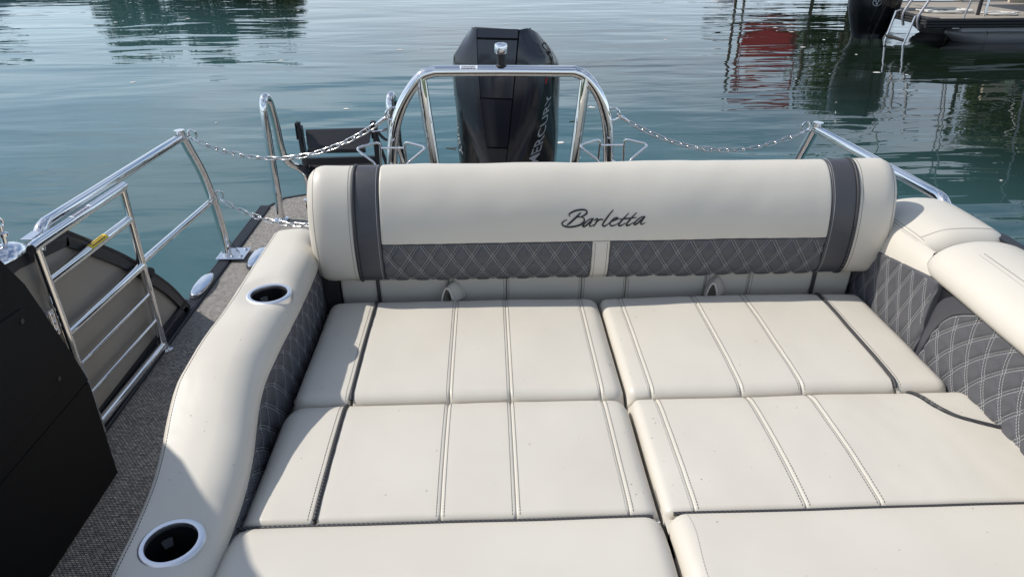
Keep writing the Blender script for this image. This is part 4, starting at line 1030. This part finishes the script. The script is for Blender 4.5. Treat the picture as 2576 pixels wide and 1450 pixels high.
# ================================================================== CHAINS
def link_mesh():
    pts = []; hl, hw = .0150, .0092
    for i in range(20):
        an = 2 * math.pi * i / 20; cs, sn = math.cos(an), math.sin(an)
        pts.append(Vector(((hl if cs > 0 else -hl) + hw * cs, hw * sn, 0)))
    t_ = MB(); t_.tube(pts, .0029, 6, closed=True); return t_
_lk = link_mesh(); _lm = bpy.data.meshes.new('chain_link'); _lm.from_pydata([tuple(p) for p in _lk.v], [], _lk.f); _lm.materials.append(M['chain_steel']); _lm.polygons.foreach_set('use_smooth', [True] * len(_lm.polygons))
def chain(a, b, sag, label, hook_end=True):
    root = empty('chain', label, 'chain')
    a, b = Vector(a), Vector(b)
    def P(q): return a.lerp(b, q) + Vector((0, 0, -4 * sag * q * (1 - q)))
    dd = [0.0]; N_ = 400
    for i in range(N_): dd.append(dd[-1] + (P((i + 1) / N_) - P(i / N_)).length)
    def at(s_):
        for i in range(N_):
            if dd[i + 1] >= s_: return P((i + (s_ - dd[i]) / (dd[i + 1] - dd[i])) / N_)
        return b
    pitch = .0365; hk = .05 if hook_end else .0; n_ = int((dd[-1] - hk - .03) / pitch)
    st = at(.03)
    h_ = MB(); h_.tube([a, a.lerp(st, .6), st], [.004, .0055, .0035], 8); h_.build('end_shackle', 'chrome', root)
    for i in range(n_):
        p, q = at(.03 + i * pitch - .003), at(.03 + (i + 1) * pitch + .003); x = (q - p).normalized(); y = x.cross(Vector((0, 0, 1))).normalized(); z = x.cross(y)
        an = R(45 + 90 * (i % 2) + random.uniform(-16, 16)); y2 = y * math.cos(an) + z * math.sin(an); z2 = x.cross(y2)
        o = bpy.data.objects.new('chain_link', _lm); C.objects.link(o); o.parent = root
        mw = Matrix((x, y2, z2)).transposed().to_4x4(); mw.translation = (p + q) / 2; o.matrix_local = mw
    if hook_end:
        e = at(.03 + n_ * pitch); h_ = MB(); h_.tube([e, e.lerp(b, .35), e.lerp(b, .7), b], [.0035, .0075, .0085, .004], 10)
        h_.tube([b + Vector((0, 0, .009)) * math.cos(x) + (b - e).normalized() * .009 * math.sin(x) for x in [2 * math.pi * i / 14 for i in range(14)]], .0032, 8, closed=True)
        h_.build('snap_hook', 'chrome', root)
chain((-1.203, 2.885, .612), (-.382, AY - .006, .742), .118, 'upper chain from the left corner post across to the arch')
chain((-1.203, 3.035, .296), (-.40, AY - .01, .43), .125, 'lower chain from the left corner post passing behind the backrest')
chain((1.322, 2.885, .612), (.502, AY - .006, .736), .105, 'chain from the arch to the right corner post above the water')

# ================================================================== OUTBOARD MOTOR
mo = empty('outboard_motor', 'large black outboard motor with silver lettering behind the arch', 'motor')
MC = Vector((.040, 3.16, 0)); TH = R(12)
def ml(x, y, z):                                    # motor-local to scene: turned a little to the left
    c, s_ = math.cos(TH), math.sin(TH); return MC + Vector((x * c + y * s_, -x * s_ + y * c, z))
# level tables: z, centre panel half width, shield half width, widest half width, front setback
LV = [(.18, .026, .066, .215, .030), (.30, .032, .080, .228, .012), (.405, .038, .100, .236, .004), (.48, .050, .130, .238, .0), (.57, .060, .160, .236, .0), (.70, .074, .192, .238, .003), (.79, .082, .204, .237, .010), (.87, .088, .200, .228, .020), (.945, .092, .150, .196, .034), (.982, .094, .128, .165, .048)]
def lv(z):
    for i in range(len(LV) - 1):
        if LV[i][0] <= z <= LV[i + 1][0]:
            q = (z - LV[i][0]) / (LV[i + 1][0] - LV[i][0]); return [LV[i][k] + (LV[i + 1][k] - LV[i][k]) * q for k in range(1, 5)]
    return list(LV[0][1:] if z < LV[0][0] else LV[-1][1:])
def mpt(kind, sg, z, ins=0.0):
    p, s_, w_, fb = lv(z)
    def tz(y): return z - (max(0, z - .70) / .28) * .20 * min(1, max(0, y - .05) / .55)
    if kind == 'c': return ml(sg * p, fb + ins, z)
    if kind == 's': return ml(sg * (s_ - ins), fb + .055 + ins * .6, z)
    if kind == 'm': return ml(sg * (w_ - ins), fb * .6 + .20, tz(.20))
    if kind == 'r': return ml(sg * (w_ * .93 - ins), .46 + fb * .0, tz(.46))
    return ml(sg * .13, .60 - ins, tz(.60))
ZS = [.18, .24, .30, .35, .405, .44, .48, .525, .57, .61, .65, .70, .745, .79, .83, .87, .905, .945, .982]
def shell(kinds, zs, nm, mt, sharp=30, th=.006, gap=0.0, curve=0.0):
    """strip between named outlines (kind, side), thickened inwards"""
    V, F = [], []; sub = 6
    for z in zs:
        for i in range(len(kinds) - 1):
            a, b = mpt(*kinds[i], z), mpt(*kinds[i + 1], z)
            for k in range(sub + (1 if i == len(kinds) - 2 else 0)):
                q = k / sub
                if i == 0 and gap: q = max(q, gap)
                if i == len(kinds) - 2 and gap: q = min(q, 1 - gap)
                p = a.lerp(b, q); o_ = (p - Vector((MC.x, MC.y + .25, p.z))).normalized(); V.append(p + o_ * curve * math.sin(math.pi * q))
    m_ = (len(kinds) - 1) * sub + 1
    for i in range(len(zs) - 1):
        for k in range(m_ - 1): F.append((i * m_ + k, i * m_ + k + 1, (i + 1) * m_ + k + 1, (i + 1) * m_ + k))
    o = mk(nm, V, F, mt, mo, True, sharp); so_ = o.modifiers.new('thick', 'SOLIDIFY'); so_.thickness = th; so_.offset = -1; es_ = o.modifiers.new('split', 'EDGE_SPLIT'); es_.split_angle = R(sharp)
    return o
# dark core that shows through the seams
V, F = [], []
core = [('c', -1), ('s', -1), ('m', -1), ('r', -1), ('b', -1), ('b', 1), ('r', 1), ('m', 1), ('s', 1), ('c', 1)]
for z in ZS:
    for k, sg in core: V.append(mpt(k, sg, z, .010))
for i in range(len(ZS) - 1):
    for k in range(10): F.append((i * 10 + k, i * 10 + (k + 1) % 10, (i + 1) * 10 + (k + 1) % 10, (i + 1) * 10 + k))
F.append(tuple(range(10))); F.append(tuple((len(ZS) - 1) * 10 + k for k in range(10)))
mk('core', V, F, 'seam_dark', mo, False)
def zr(a, b): return [a] + [z for z in ZS if a + .004 < z < b - .004] + [b]
for a, b in ((.18, .477), (.483, .697), (.703, .941), (.949, .984)):
    shell([('c', -1), ('c', 1)], zr(a, b), 'front_panel', 'cowl_satin', gap=.025, curve=.0015)
shell([('c', -1), ('s', -1)], ZS, 'shield_wing', 'cowl_satin', curve=.010); wing_r = shell([('c', 1), ('s', 1)], ZS, 'shield_wing', 'cowl_satin', curve=.010)
shell([('s', -1), ('m', -1), ('r', -1), ('b', -1)], ZS, 'side_cowl', 'cowl_gloss', 60, curve=.012)
side_r = shell([('s', 1), ('m', 1), ('r', 1), ('b', 1)], ZS, 'side_cowl', 'cowl_gloss', 60, curve=.012)
shell([('b', -1), ('b', 1)], ZS, 'rear_cowl', 'cowl_gloss', 60, curve=.02)
tp = [mpt(k, sg, .982) for k, sg in core]; tc_ = sum(tp, Vector()) / len(tp)
V = tp + [p.lerp(tc_, .22) + Vector((0, 0, .012)) for p in tp] + [p.lerp(tc_, .7) + Vector((0, 0, .016)) for p in tp]; F = []
for r_ in range(2):
    for k in range(10): F.append((r_ * 10 + k, r_ * 10 + (k + 1) % 10, (r_ + 1) * 10 + (k + 1) % 10, (r_ + 1) * 10 + k))
F.append(tuple(20 + k for k in range(10)))
mk('top_cap', V, F, 'cowl_satin', mo, True, 25)

# lettering runs up the right side facet
tv, tf = text_mesh('MERCURY', .012); xm = max(p.x for p in tv)
V = []
for p in tv:
    q = p.x / xm; z = .375 + .335 * q; fr_ = .46 + .06 * q - p.y * .38
    zz = z - p.y * .020
    a, b = mpt('s', 1, zz), mpt('m', 1, zz); f_ = fr_
    P_ = a.lerp(b, f_); o_ = (P_ - Vector((MC.x, MC.y + .25, P_.z))).normalized(); V.append(P_ + o_ * (.012 * math.sin(math.pi * min(1, max(0, f_))) + .0012))
mk('lettering', V, tf, 'decal_silver', side_r, False)
V = []
for p in tv:
    q = 1 - p.x / xm; z = .375 + .335 * q; zz = z + p.y * .02; f_ = .92 - p.y * .36
    a, b = mpt('s', -1, zz), mpt('m', -1, zz); P_ = a.lerp(b, f_); o_ = (P_ - Vector((MC.x, MC.y + .25, P_.z))).normalized(); V.append(P_ + o_ * (.012 * math.sin(math.pi * f_) + .0012))
mk('lettering', V, tf, 'decal_silver', mo, False)
V, F = [], []
for i in range(9):
    z = .895 + .006 * i; a, b = mpt('s', 1, z), mpt('m', 1, z); k = math.sin(math.pi * (i + .5) / 9)
    for f_ in (.55 - .3 * k, .55 + .3 * k): P_ = a.lerp(b, f_); o_ = (P_ - Vector((MC.x, MC.y + .25, P_.z))).normalized(); V.append(P_ + o_ * (.012 * math.sin(math.pi * f_) + .0015))
for i in range(8): F.append((2 * i, 2 * i + 1, 2 * i + 3, 2 * i + 2))
mk('air_intake', V, F, 'seam_dark', mo, False)
# small red stripe high on the right side
V, F = [], []
for i in range(9):
    z = .755 + .006 * i; a, b = mpt('s', 1, z), mpt('m', 1, z)
    for f_ in (.06, .14): P_ = a.lerp(b, f_); o_ = (P_ - Vector((MC.x, MC.y + .25, P_.z))).normalized(); V.append(P_ + o_ * (.012 * math.sin(math.pi * f_) + .0012))
for i in range(8): F.append((2 * i, 2 * i + 1, 2 * i + 3, 2 * i + 2))
mk('red_stripe', V, F, 'stripe_red', side_r, False)
t_ = MB(); t_.lathe([(.11, -.9), (.10, -.3), (.14, .05), (.15, .18)], ml(0, .30, 0), (0, 0, 1), 20); t_.build('midsection', 'cowl_gloss', mo)
t_ = MB(); t_.obox(ml(0, .05, -.1), (.09, 0, 0), (0, .14, 0), (0, 0, .2)); t_.build('clamp_bracket', 'black_powdercoat', mo, False, bevel=.01)

# ================================================================== NEIGHBOURING PONTOON BOAT
nb = empty('moored_pontoon_boat', 'neighbouring pontoon boat with beige deck, black bumper rim and grey tube', 'boat')
NX, NY, NZ = 7.28, 11.95, -.115
dp = [(NX + .45, NY), (NX + 7.2, NY), (NX + 7.2, NY + 2.5), (NX + .45, NY + 2.5), (NX + .12, NY + 2.42), (NX, NY + 2.15), (NX, NY + .40), (NX + .12, NY + .10)]
t_ = MB(); t_.prism([(x, y, NZ - .06) for x, y in dp], (0, 0, .06)); t_.build('deck_floor', 'deck_beige', nb, False)
rimp = [(NX + 7.2, NY - .02), (NX + .45, NY - .02), (NX + .10, NY + .09), (NX - .02, NY + .40), (NX - .02, NY + 2.15), (NX + .10, NY + 2.44), (NX + .45, NY + 2.52), (NX + 7.2, NY + 2.52)]
rs_ = smooth_path([(x, y, 0) for x, y in rimp], 6)
for dz, r_ in ((-.015, .032), (-.062, .028), (-.105, .026)):
    t_ = MB(); t_.tube([p + Vector((0, 0, NZ + dz)) for p in rs_], r_, 10); t_.build('bumper_rim', 'rubber_black', nb)
t_ = MB(); t_.prism([(x * 1.0, y, NZ - .20) for x, y in [(NX + .5, NY + .05), (NX + 7.0, NY + .05), (NX + 7.0, NY + .12), (NX + .5, NY + .12)]], (0, 0, .10)); t_.build('side_skirt', 'tube_aluminium', nb, False)
for yy in (NY + .98, NY + 2.05):
    t_ = MB(); t_.lathe([(.03, -.52), (.12, -.36), (.22, -.16), (.30, .0), (.30, 6.4)], (NX + 1.35, yy, NZ - .40), (1, 0, 0), 28)
    for p in t_.v:
        if p.x < NX + 1.34: p.z += (NX + 1.35 - p.x) * .12
    t_.build('pontoon_tube', 'tube_aluminium', nb)
    for xx in (1.35, 1.39):
        t_ = MB(); t_.lathe([(.300, 0), (.309, .004), (.309, .018), (.300, .022)], (NX + xx, yy, NZ - .40), (1, 0, 0), 28); t_.build('weld_band', 'tube_aluminium', nb)
    t_ = MB(); t_.prism([(NX + .55, yy - .30, NZ - .12), (NX + 1.30, yy - .30, NZ - .12), (NX + 1.30, yy - .30, NZ - .24), (NX + .75, yy - .30, NZ - .24)], (0, .6, 0)); t_.build('tube_bracket', 'brushed_aluminium', nb, False)
def nrail(pts, r_=.022, mt='tube_aluminium', nm='rail'):
    t_ = MB(); t_.tube(fillet(pts, .12, 6), r_, 10); return t_.build(nm, mt, nb)
nrail([(NX + .02, NY + .95, NZ), (NX + .0, NY + .95, NZ + .8), (NX + .0, NY + 2.2, NZ + .8), (NX + .02, NY + 2.2, NZ)])
nrail([(NX - .03, NY + .86, NZ - .2), (NX - .10, NY + .86, NZ - .02), (NX + .06, NY + .86, NZ + .3), (NX + .10, NY + .86, NZ + .75), (NX + .4, NY + .86, NZ + .80)])
nrail([(NX - .03, NY + .38, NZ - .2), (NX - .10, NY + .38, NZ - .02), (NX + .06, NY + .38, NZ + .3), (NX + .10, NY + .38, NZ + .75), (NX + .4, NY + .38, NZ + .80)])
nrail([(NX + .95, NY + .25, NZ), (NX + .97, NY + .25, NZ + .9)], .02, 'chrome', 'post')
nrail([(NX + 1.0, NY + .5, NZ), (NX + 1.0, NY + .5, NZ + .9)], .03, 'rubber_black', 'post')
for y_ in (NY + .10,):
    nrail([(NX + 1.75, y_, NZ), (NX + 1.75, y_, NZ + .20), (NX + 5.5, y_, NZ + .20)], .02, 'rubber_black'); nrail([(NX + 2.55, y_, NZ + .19), (NX + 2.55, y_, NZ)], .02, 'rubber_black')
    nrail([(NX + 1.75, y_, NZ + .2), (NX + 1.75, y_, NZ + .75), (NX + 5.5, y_, NZ + .75)], .02, 'rubber_black')
t_ = MB(); t_.box((NX + 2.75, NY + .14, NZ), (NX + 6.9, NY + .20, NZ + .65)); t_.build('fence_sheet', 'seat_beige', nb, False)
t_ = MB(); t_.box((NX + 2.9, NY + .3, NZ), (NX + 6.6, NY + .95, NZ + .45)); t_.build('bench', 'seat_beige', nb, False, bevel=.05)
t_ = MB(); t_.box((NX + 2.75, NY + 2.30, NZ), (NX + 6.9, NY + 2.36, NZ + .75)); t_.build('fence_sheet', 'seat_beige', nb, False)
# bimini frame and canvas
V, F = [], []; n_ = 8
for i in range(n_ + 1):
    for j in range(7):
        u_ = i / n_; w_ = j / 6; V.append((NX - .15 + 4.4 * u_, NY + .05 + 2.4 * w_, NZ + 2.32 + .12 * math.sin(math.pi * w_) - .10 * (2 * u_ - 1) ** 2))
for i in range(n_):
    for j in range(6): F.append((i * 7 + j, i * 7 + j + 1, (i + 1) * 7 + j + 1, (i + 1) * 7 + j))
co = mk('canopy', V, F, 'canvas_green', nb, True); sm = co.modifiers.new('thick', 'SOLIDIFY'); sm.thickness = .015
for x0, x1 in ((1.9, .0), (1.9, 2.2), (3.4, 4.1), (.5, .9)):
    for yy in (NY + .08, NY + 2.42): nrail([(NX + x0, yy, NZ + .7 if x0 > 2 else NZ), (NX + x1, yy, NZ + 2.28)], .016, 'tube_aluminium', 'canopy_pole')

nl = empty('swim_ladder', 'slim aluminium swim ladder hanging into the water at the neighbouring boat', 'ladder')
LT = [(Vector((7.16, 12.98, -.10)), Vector((7.05, 13.05, -1.0))), (Vector((7.20, 12.42, -.12)), Vector((7.12, 12.58, -1.0)))]
for a, b in LT:
    t_ = MB(); t_.tube([a + Vector((.08, 0, .02)), a, b], .019, 12); t_.build('ladder_rail', 'brushed_aluminium', nl)
for q, mt, r_ in ((.46, 'rubber_black', .026), (.75, 'brushed_aluminium', .017)):
    t_ = MB(); t_.tube([LT[0][0].lerp(LT[0][1], q), LT[1][0].lerp(LT[1][1], q)], r_, 12); t_.build('rung', mt, nl)

nm = empty('outboard_motor', 'dark outboard motor with round emblem at the stern of the neighbouring boat', 'motor')
# side profile of the cowl, swept across its width with rounded flanks
mc = Vector((6.98, 13.42, 0)); Vp = []
pz = [(-.64, -.27, .22), (-.50, -.30, .28), (-.36, -.35, .34), (-.10, -.43, .42), (.25, -.48, .46), (.55, -.46, .46), (.85, -.36, .42), (1.05, -.18, .32), (1.12, .0, .18)]
pp_ = smooth_path([Vector(p) for p in pz], 4); V, F = [], []; sg_ = 24
for p in pp_:
    hx, cxm = (p.z - p.y) / 2, (p.z + p.y) / 2
    wy = .27 * min(1, .72 + .35 * math.sin(math.pi * min(1, max(0, (p.x + .5) / 1.5))))
    for k in range(sg_):
        an = 2 * math.pi * k / sg_; cs, sn = math.cos(an), math.sin(an)
        V.append(mc + Vector((cxm + hx * math.copysign(abs(cs) ** .6, cs), wy * math.copysign(abs(sn) ** .6, sn), p.x)))
for i in range(len(pp_) - 1):
    for k in range(sg_): F.append((i * sg_ + k, i * sg_ + (k + 1) % sg_, (i + 1) * sg_ + (k + 1) % sg_, (i + 1) * sg_ + k))
F.append(tuple(range(sg_))); F.append(tuple((len(pp_) - 1) * sg_ + k for k in range(sg_)))
mk('cowl', V, F, 'cowl_gloss', nm, True, 40)
t_ = MB(); t_.lathe([(.10, -.6), (.12, 0)], mc + Vector((.05, 0, -.5)), (0, 0, 1), 14); t_.build('leg', 'black_plastic', nm)
# round emblem on the near flank
ec = mc + Vector((-.10, -.262, .02))
t_ = MB(); t_.tube([ec + Vector((.075 * math.cos(x), 0, .055 * math.sin(x))) for x in [2 * math.pi * i / 24 for i in range(24)]], .008, 8, closed=True); t_.build('emblem_ring', 'decal_silver', nm)
for dx, dz, r_ in ((-.03, .018, .016), (.02, .02, .016), (.0, -.02, .022)):
    t_ = MB(); t_.lathe([(r_, 0), (r_ * .8, .008), (0, .010)], ec + Vector((dx, 0, dz)), (0, -1, 0), 14); t_.build('emblem_mark', 'decal_silver', nm)

# ropes and tarp bag on that deck
def rope(label, c, turns, r_, seedv):
    rnd = random.Random(seedv); pts = []
    for i in range(turns * 10):
        an = i * .63 + rnd.uniform(-.2, .2); rr_ = r_ * (.45 + .55 * rnd.random()); pts.append(Vector(c) + Vector((math.cos(an) * rr_ * 1.5, math.sin(an) * rr_, .012 + .02 * (i / (turns * 10)) + .01 * rnd.random())))
    t_ = MB(); t_.tube(smooth_path(pts, 4), .011, 6); tag(t_.build('rope', 'rope_white'), label, 'rope')
rope('loose coil of white rope on the neighbouring boat deck near its ladder', (NX + .72, NY + 1.0, NZ), 7, .32, 4)
rope('small heap of white rope beside the green tarp bundle', (NX + 1.42, NY + .55, NZ), 5, .22, 9)
V, F = [], []; n_ = 26; m_ = 12
for j in range(m_ + 1):
    ph = math.pi / 2 * j / m_
    for k in range(n_):
        an = 2 * math.pi * k / n_; rr_ = 1 + .16 * noise.noise(Vector((math.cos(an) * 2, math.sin(an) * 2, ph * 3)))
        V.append((NX + 2.18 + .40 * rr_ * math.cos(an) * math.cos(ph) ** .6, NY + .42 + .22 * rr_ * math.sin(an) * math.cos(ph) ** .6, NZ + .28 * rr_ * math.sin(ph) ** .8))
for j in range(m_):
    for k in range(n_): F.append((j * n_ + k, j * n_ + (k + 1) % n_, (j + 1) * n_ + (k + 1) % n_, (j + 1) * n_ + k))
tag(mk('tarp_bundle', V, F, 'tarp_green', None, True), 'dark green tarp bundle on the neighbouring boat deck', 'tarp')

# ================================================================== OUT OF FRAME, SEEN IN THE WATER'S REFLECTION
def small_boat(label, loc, rz, hull, canvas, L=5.5, can_z=2.2, lift=False):
    root = empty('moored_boat', label, 'boat'); root.location = loc; root.rotation_euler = (0, 0, rz)
    V, F = [], []
    secs = [(-.5, .95, .0), (-.3, 1.0, 0), (.1, 1.0, 0), (.35, .75, .08), (.5, .06, .25)]
    for x, w_, rz_ in secs:
        V += [(x * L, -w_, .75 + rz_), (x * L, -w_ * .8, .1), (x * L, 0, -.2), (x * L, w_ * .8, .1), (x * L, w_, .75 + rz_), (x * L, w_ * .85, .70 + rz_), (x * L, -w_ * .85, .70 + rz_)]
    for i in range(len(secs) - 1):
        for k in range(7): F.append((i * 7 + k, (i + 1) * 7 + k, (i + 1) * 7 + (k + 1) % 7, i * 7 + (k + 1) % 7))
    F.append(tuple(range(7))); mk('hull', V, F, hull, root, True, 40)
    t_ = MB(); t_.prism([(-.05 * L, -.8, .75), (.12 * L, -.7, .75), (.04 * L, -.6, 1.35), (-.02 * L, -.7, 1.4)], (0, 1.5, 0)); t_.build('windscreen', 'hull_white', root, False)
    V, F = [], []
    for i in range(7):
        for j in range(6): V.append((-.38 * L + .5 * L * i / 6, -1.05 + 2.1 * j / 5, can_z + .14 * math.sin(math.pi * j / 5) - .1 * (i / 3 - 1) ** 2))
    for i in range(6):
        for j in range(5): F.append((i * 6 + j, i * 6 + j + 1, (i + 1) * 6 + j + 1, (i + 1) * 6 + j))
    o = mk('canopy', V, F, canvas, root, True); s_ = o.modifiers.new('thick', 'SOLIDIFY'); s_.thickness = .02
    if lift:                                    # cradle on four posts, canopy with deep side curtains
        for x in (-.36, .34):
            for y in (-1.25, 1.25): t_ = MB(); t_.tube([(x * L, y, -2.6), (x * L, y, can_z)], .05, 8); t_.build('lift_post', 'bark', root)
            t_ = MB(); t_.box((x * L - .06, -1.25, -.30), (x * L + .06, 1.25, -.20)); t_.build('cradle_beam', 'brushed_aluminium', root, False)
        for y in (-1.08, 1.06): t_ = MB(); t_.box((-.38 * L, y, can_z - .45), (.12 * L, y + .02, can_z)); t_.build('side_curtain', canvas, root, False)
        t_ = MB(); t_.box((-.38 * L, -1.05, can_z - .45), (-.38 * L + .02, 1.05, can_z + .02)); t_.build('end_curtain', canvas, root, False)
    for x in (-.36, .10):
        for y in (-1.0, 1.0): t_ = MB(); t_.tube([(-.14 * L, y * .95, .7), (x * L, y, can_z - .05)], .02, 8); t_.build('canopy_pole', 'chrome', root)
small_boat('red hulled boat raised on a lift under a red canopy', (10.6, 27.5, WZ + 1.55), R(66), 'canvas_red', 'canvas_red', 4.6, 2.4, True)
small_boat('white hulled boat with black canopy moored beyond the red one', (10.5, 33, WZ), R(175), 'hull_white', 'canvas_black', 6.5, 2.4)
small_boat('white hulled boat far right beyond the neighbouring boat', (19.0, 27, WZ), R(120), 'hull_white', 'canvas_green', 6.0, 2.6)
small_boat('dark canopied boat moored far out on the left', (-18.6, 29, WZ), R(20), 'canvas_black', 'canvas_black', 7.0, 2.5)

def tree(label, loc, h, r, n_leaf, seedv, dip=0.2):
    rnd = random.Random(seedv); root = empty('shore_tree', label, 'tree'); root.location = loc
    t_ = MB(); t_.tube(smooth_path([(0, 0, -.3), (.1, .05, h * .25), (-.05, .1, h * .55), (.1, 0, h * .85)], 5), [max(.03, h * .028 * (1 - i / 17)) for i in range(16)], 8)
    for k in range(7):
        an = k * 2.4 + rnd.random(); z0 = h * (.25 + .07 * k); t_.tube([(0, 0, z0), (math.cos(an) * r * .4, math.sin(an) * r * .4, z0 + h * .12), (math.cos(an) * r * .75, math.sin(an) * r * .75, z0 + h * .2)], [h * .014, h * .009, h * .004], 6)
    t_.build('trunk', 'bark', root)
    clumps = []
    for k in range(26):
        an = rnd.uniform(0, 2 * math.pi); ph = rnd.uniform(-1.1, 1.4); rr_ = rnd.uniform(.45, .95)
        clumps.append((Vector((math.cos(an) * math.cos(ph) * r * rr_, math.sin(an) * math.cos(ph) * r * rr_, h * .52 + math.sin(ph) * h * .44 * rr_)), rnd.uniform(.2, .36) * r))
    V, F = [], []
    for i in range(n_leaf):
        c, cr_ = clumps[i % len(clumps)]; d_ = Vector((rnd.gauss(0, 1), rnd.gauss(0, 1), rnd.gauss(0, .8))).normalized() * cr_ * rnd.uniform(.5, 1.05)
        p = c + d_; a = Vector((rnd.gauss(0, 1), rnd.gauss(0, 1), rnd.gauss(0, 1))).normalized(); b = a.orthogonal().normalized(); s_ = r * rnd.uniform(.035, .065); k = len(V)
        V += [p - a * s_, p + b * s_ * .6, p + a * s_, p - b * s_ * .6]; F.append((k, k + 1, k + 2, k + 3))
    mk('crown', V, F, 'leaf_green', root, False)
for i, (lb, x, y, h, r_, sd) in enumerate([
    ('tall broad tree on the left bank, left of the pair', -20.6, 45, 4.9, 2.6, 1), ('broad tree on the left bank, middle of the row', -17.4, 47, 5.8, 2.9, 2), ('lower round tree on the left bank, right of the row', -14.4, 50, 4.9, 3.0, 3),
    ('tall dark tree behind the moored boats', 17.5, 36, 7.5, 3.2, 4), ('large tree overhanging the right bank near the boats', 24.5, 26.5, 9.8, 5.2, 5), ('dense tree on the right bank farther back', 29, 36, 11, 5.5, 6)]):
    tree(lb, (x, y, WZ + .2), h, r_, 6500, sd)

# ================================================================== SMALL LOOSE THINGS
V, F = [], []; rnd = random.Random(11)
def drop_specks(pads, n_, y0, y1):
    for _ in range(n_):
        pd = rnd.choice(pads); v = rnd.uniform(pd.v0 + .04, pd.v1 - .04); a = rnd.uniform(pd.L(v) + .015, pd.R(v) - .015)
        if pd.R(v) - pd.L(v) < .05: continue
        p, nrm = pd.eval(a, v, .0003); s_ = rnd.choice((.0006, .0008, .0011, .0016)); an = rnd.uniform(0, 6.28); k = len(V)
        d1 = Vector((math.cos(an), math.sin(an), 0)); d2 = Vector((-d1.y, d1.x, 0))
        for q1, q2, hz in ((-1.3, 0, 0), (0, -.6, 0), (1.3, 0, 0), (0, .6, 0), (0, 0, .0007)): V.append(p + d1 * s_ * q1 + d2 * s_ * q2 + Vector((0, 0, hz)))
        F.extend([(k, k + 1, k + 4), (k + 1, k + 2, k + 4), (k + 2, k + 3, k + 4), (k + 3, k, k + 4)])
for pads in (rl_pads, rr_pads, fl_pads, fr_pads): drop_specks(pads, 26, 0, 0)
drop_specks([apd], 22, 0, 0); drop_specks([bpd], 14, 0, 0)
tag(mk('dust_specks', V, F, 'speck', None, False), 'scattered tiny brown plant specks on the cream seat', 'debris', kind='stuff')
def twig(label, c, an, L):
    d1 = Vector((math.cos(an), math.sin(an), 0)); d2 = Vector((-d1.y, d1.x, 0)); c = Vector(c)
    t_ = MB(); t_.tube([c - d1 * L, c + d2 * .02, c + d1 * L * .8], [.004, .007, .003], 6); t_.tube([c, c + d1 * L * .4 + d2 * .06], [.005, .002], 6); tag(t_.build('floating_twig', 'bark'), label, 'twig')
twig('small twig floating on the water right of the motor', (.98, 7.72, WZ + .004), .1, .09)
twig('thin twig floating on the water left of the motor', (-.36, 6.75, WZ + .004), -.5, .06)
V, F = [], []; rnd = random.Random(21)
for i in range(46):
    x, y = (rnd.gauss(5.6, .35), rnd.uniform(11.5, 16)) if i < 12 else (rnd.uniform(-9, 6), rnd.uniform(4.6, 19))
    r_ = rnd.uniform(.012, .045); k = len(V); n_ = 7
    for q in range(n_): an = 2 * math.pi * q / n_; rr_ = r_ * rnd.uniform(.5, 1.2); V.append((x + rr_ * 1.4 * math.cos(an), y + rr_ * math.sin(an), WZ + .003))
    V.append((x, y, WZ + .010))
    for q in range(n_): F.append((k + q, k + (q + 1) % n_, k + n_))
tag(mk('foam_flecks', V, F, 'rope_white', None, False), 'tiny pale foam flecks floating on the lake', 'foam', kind='stuff')
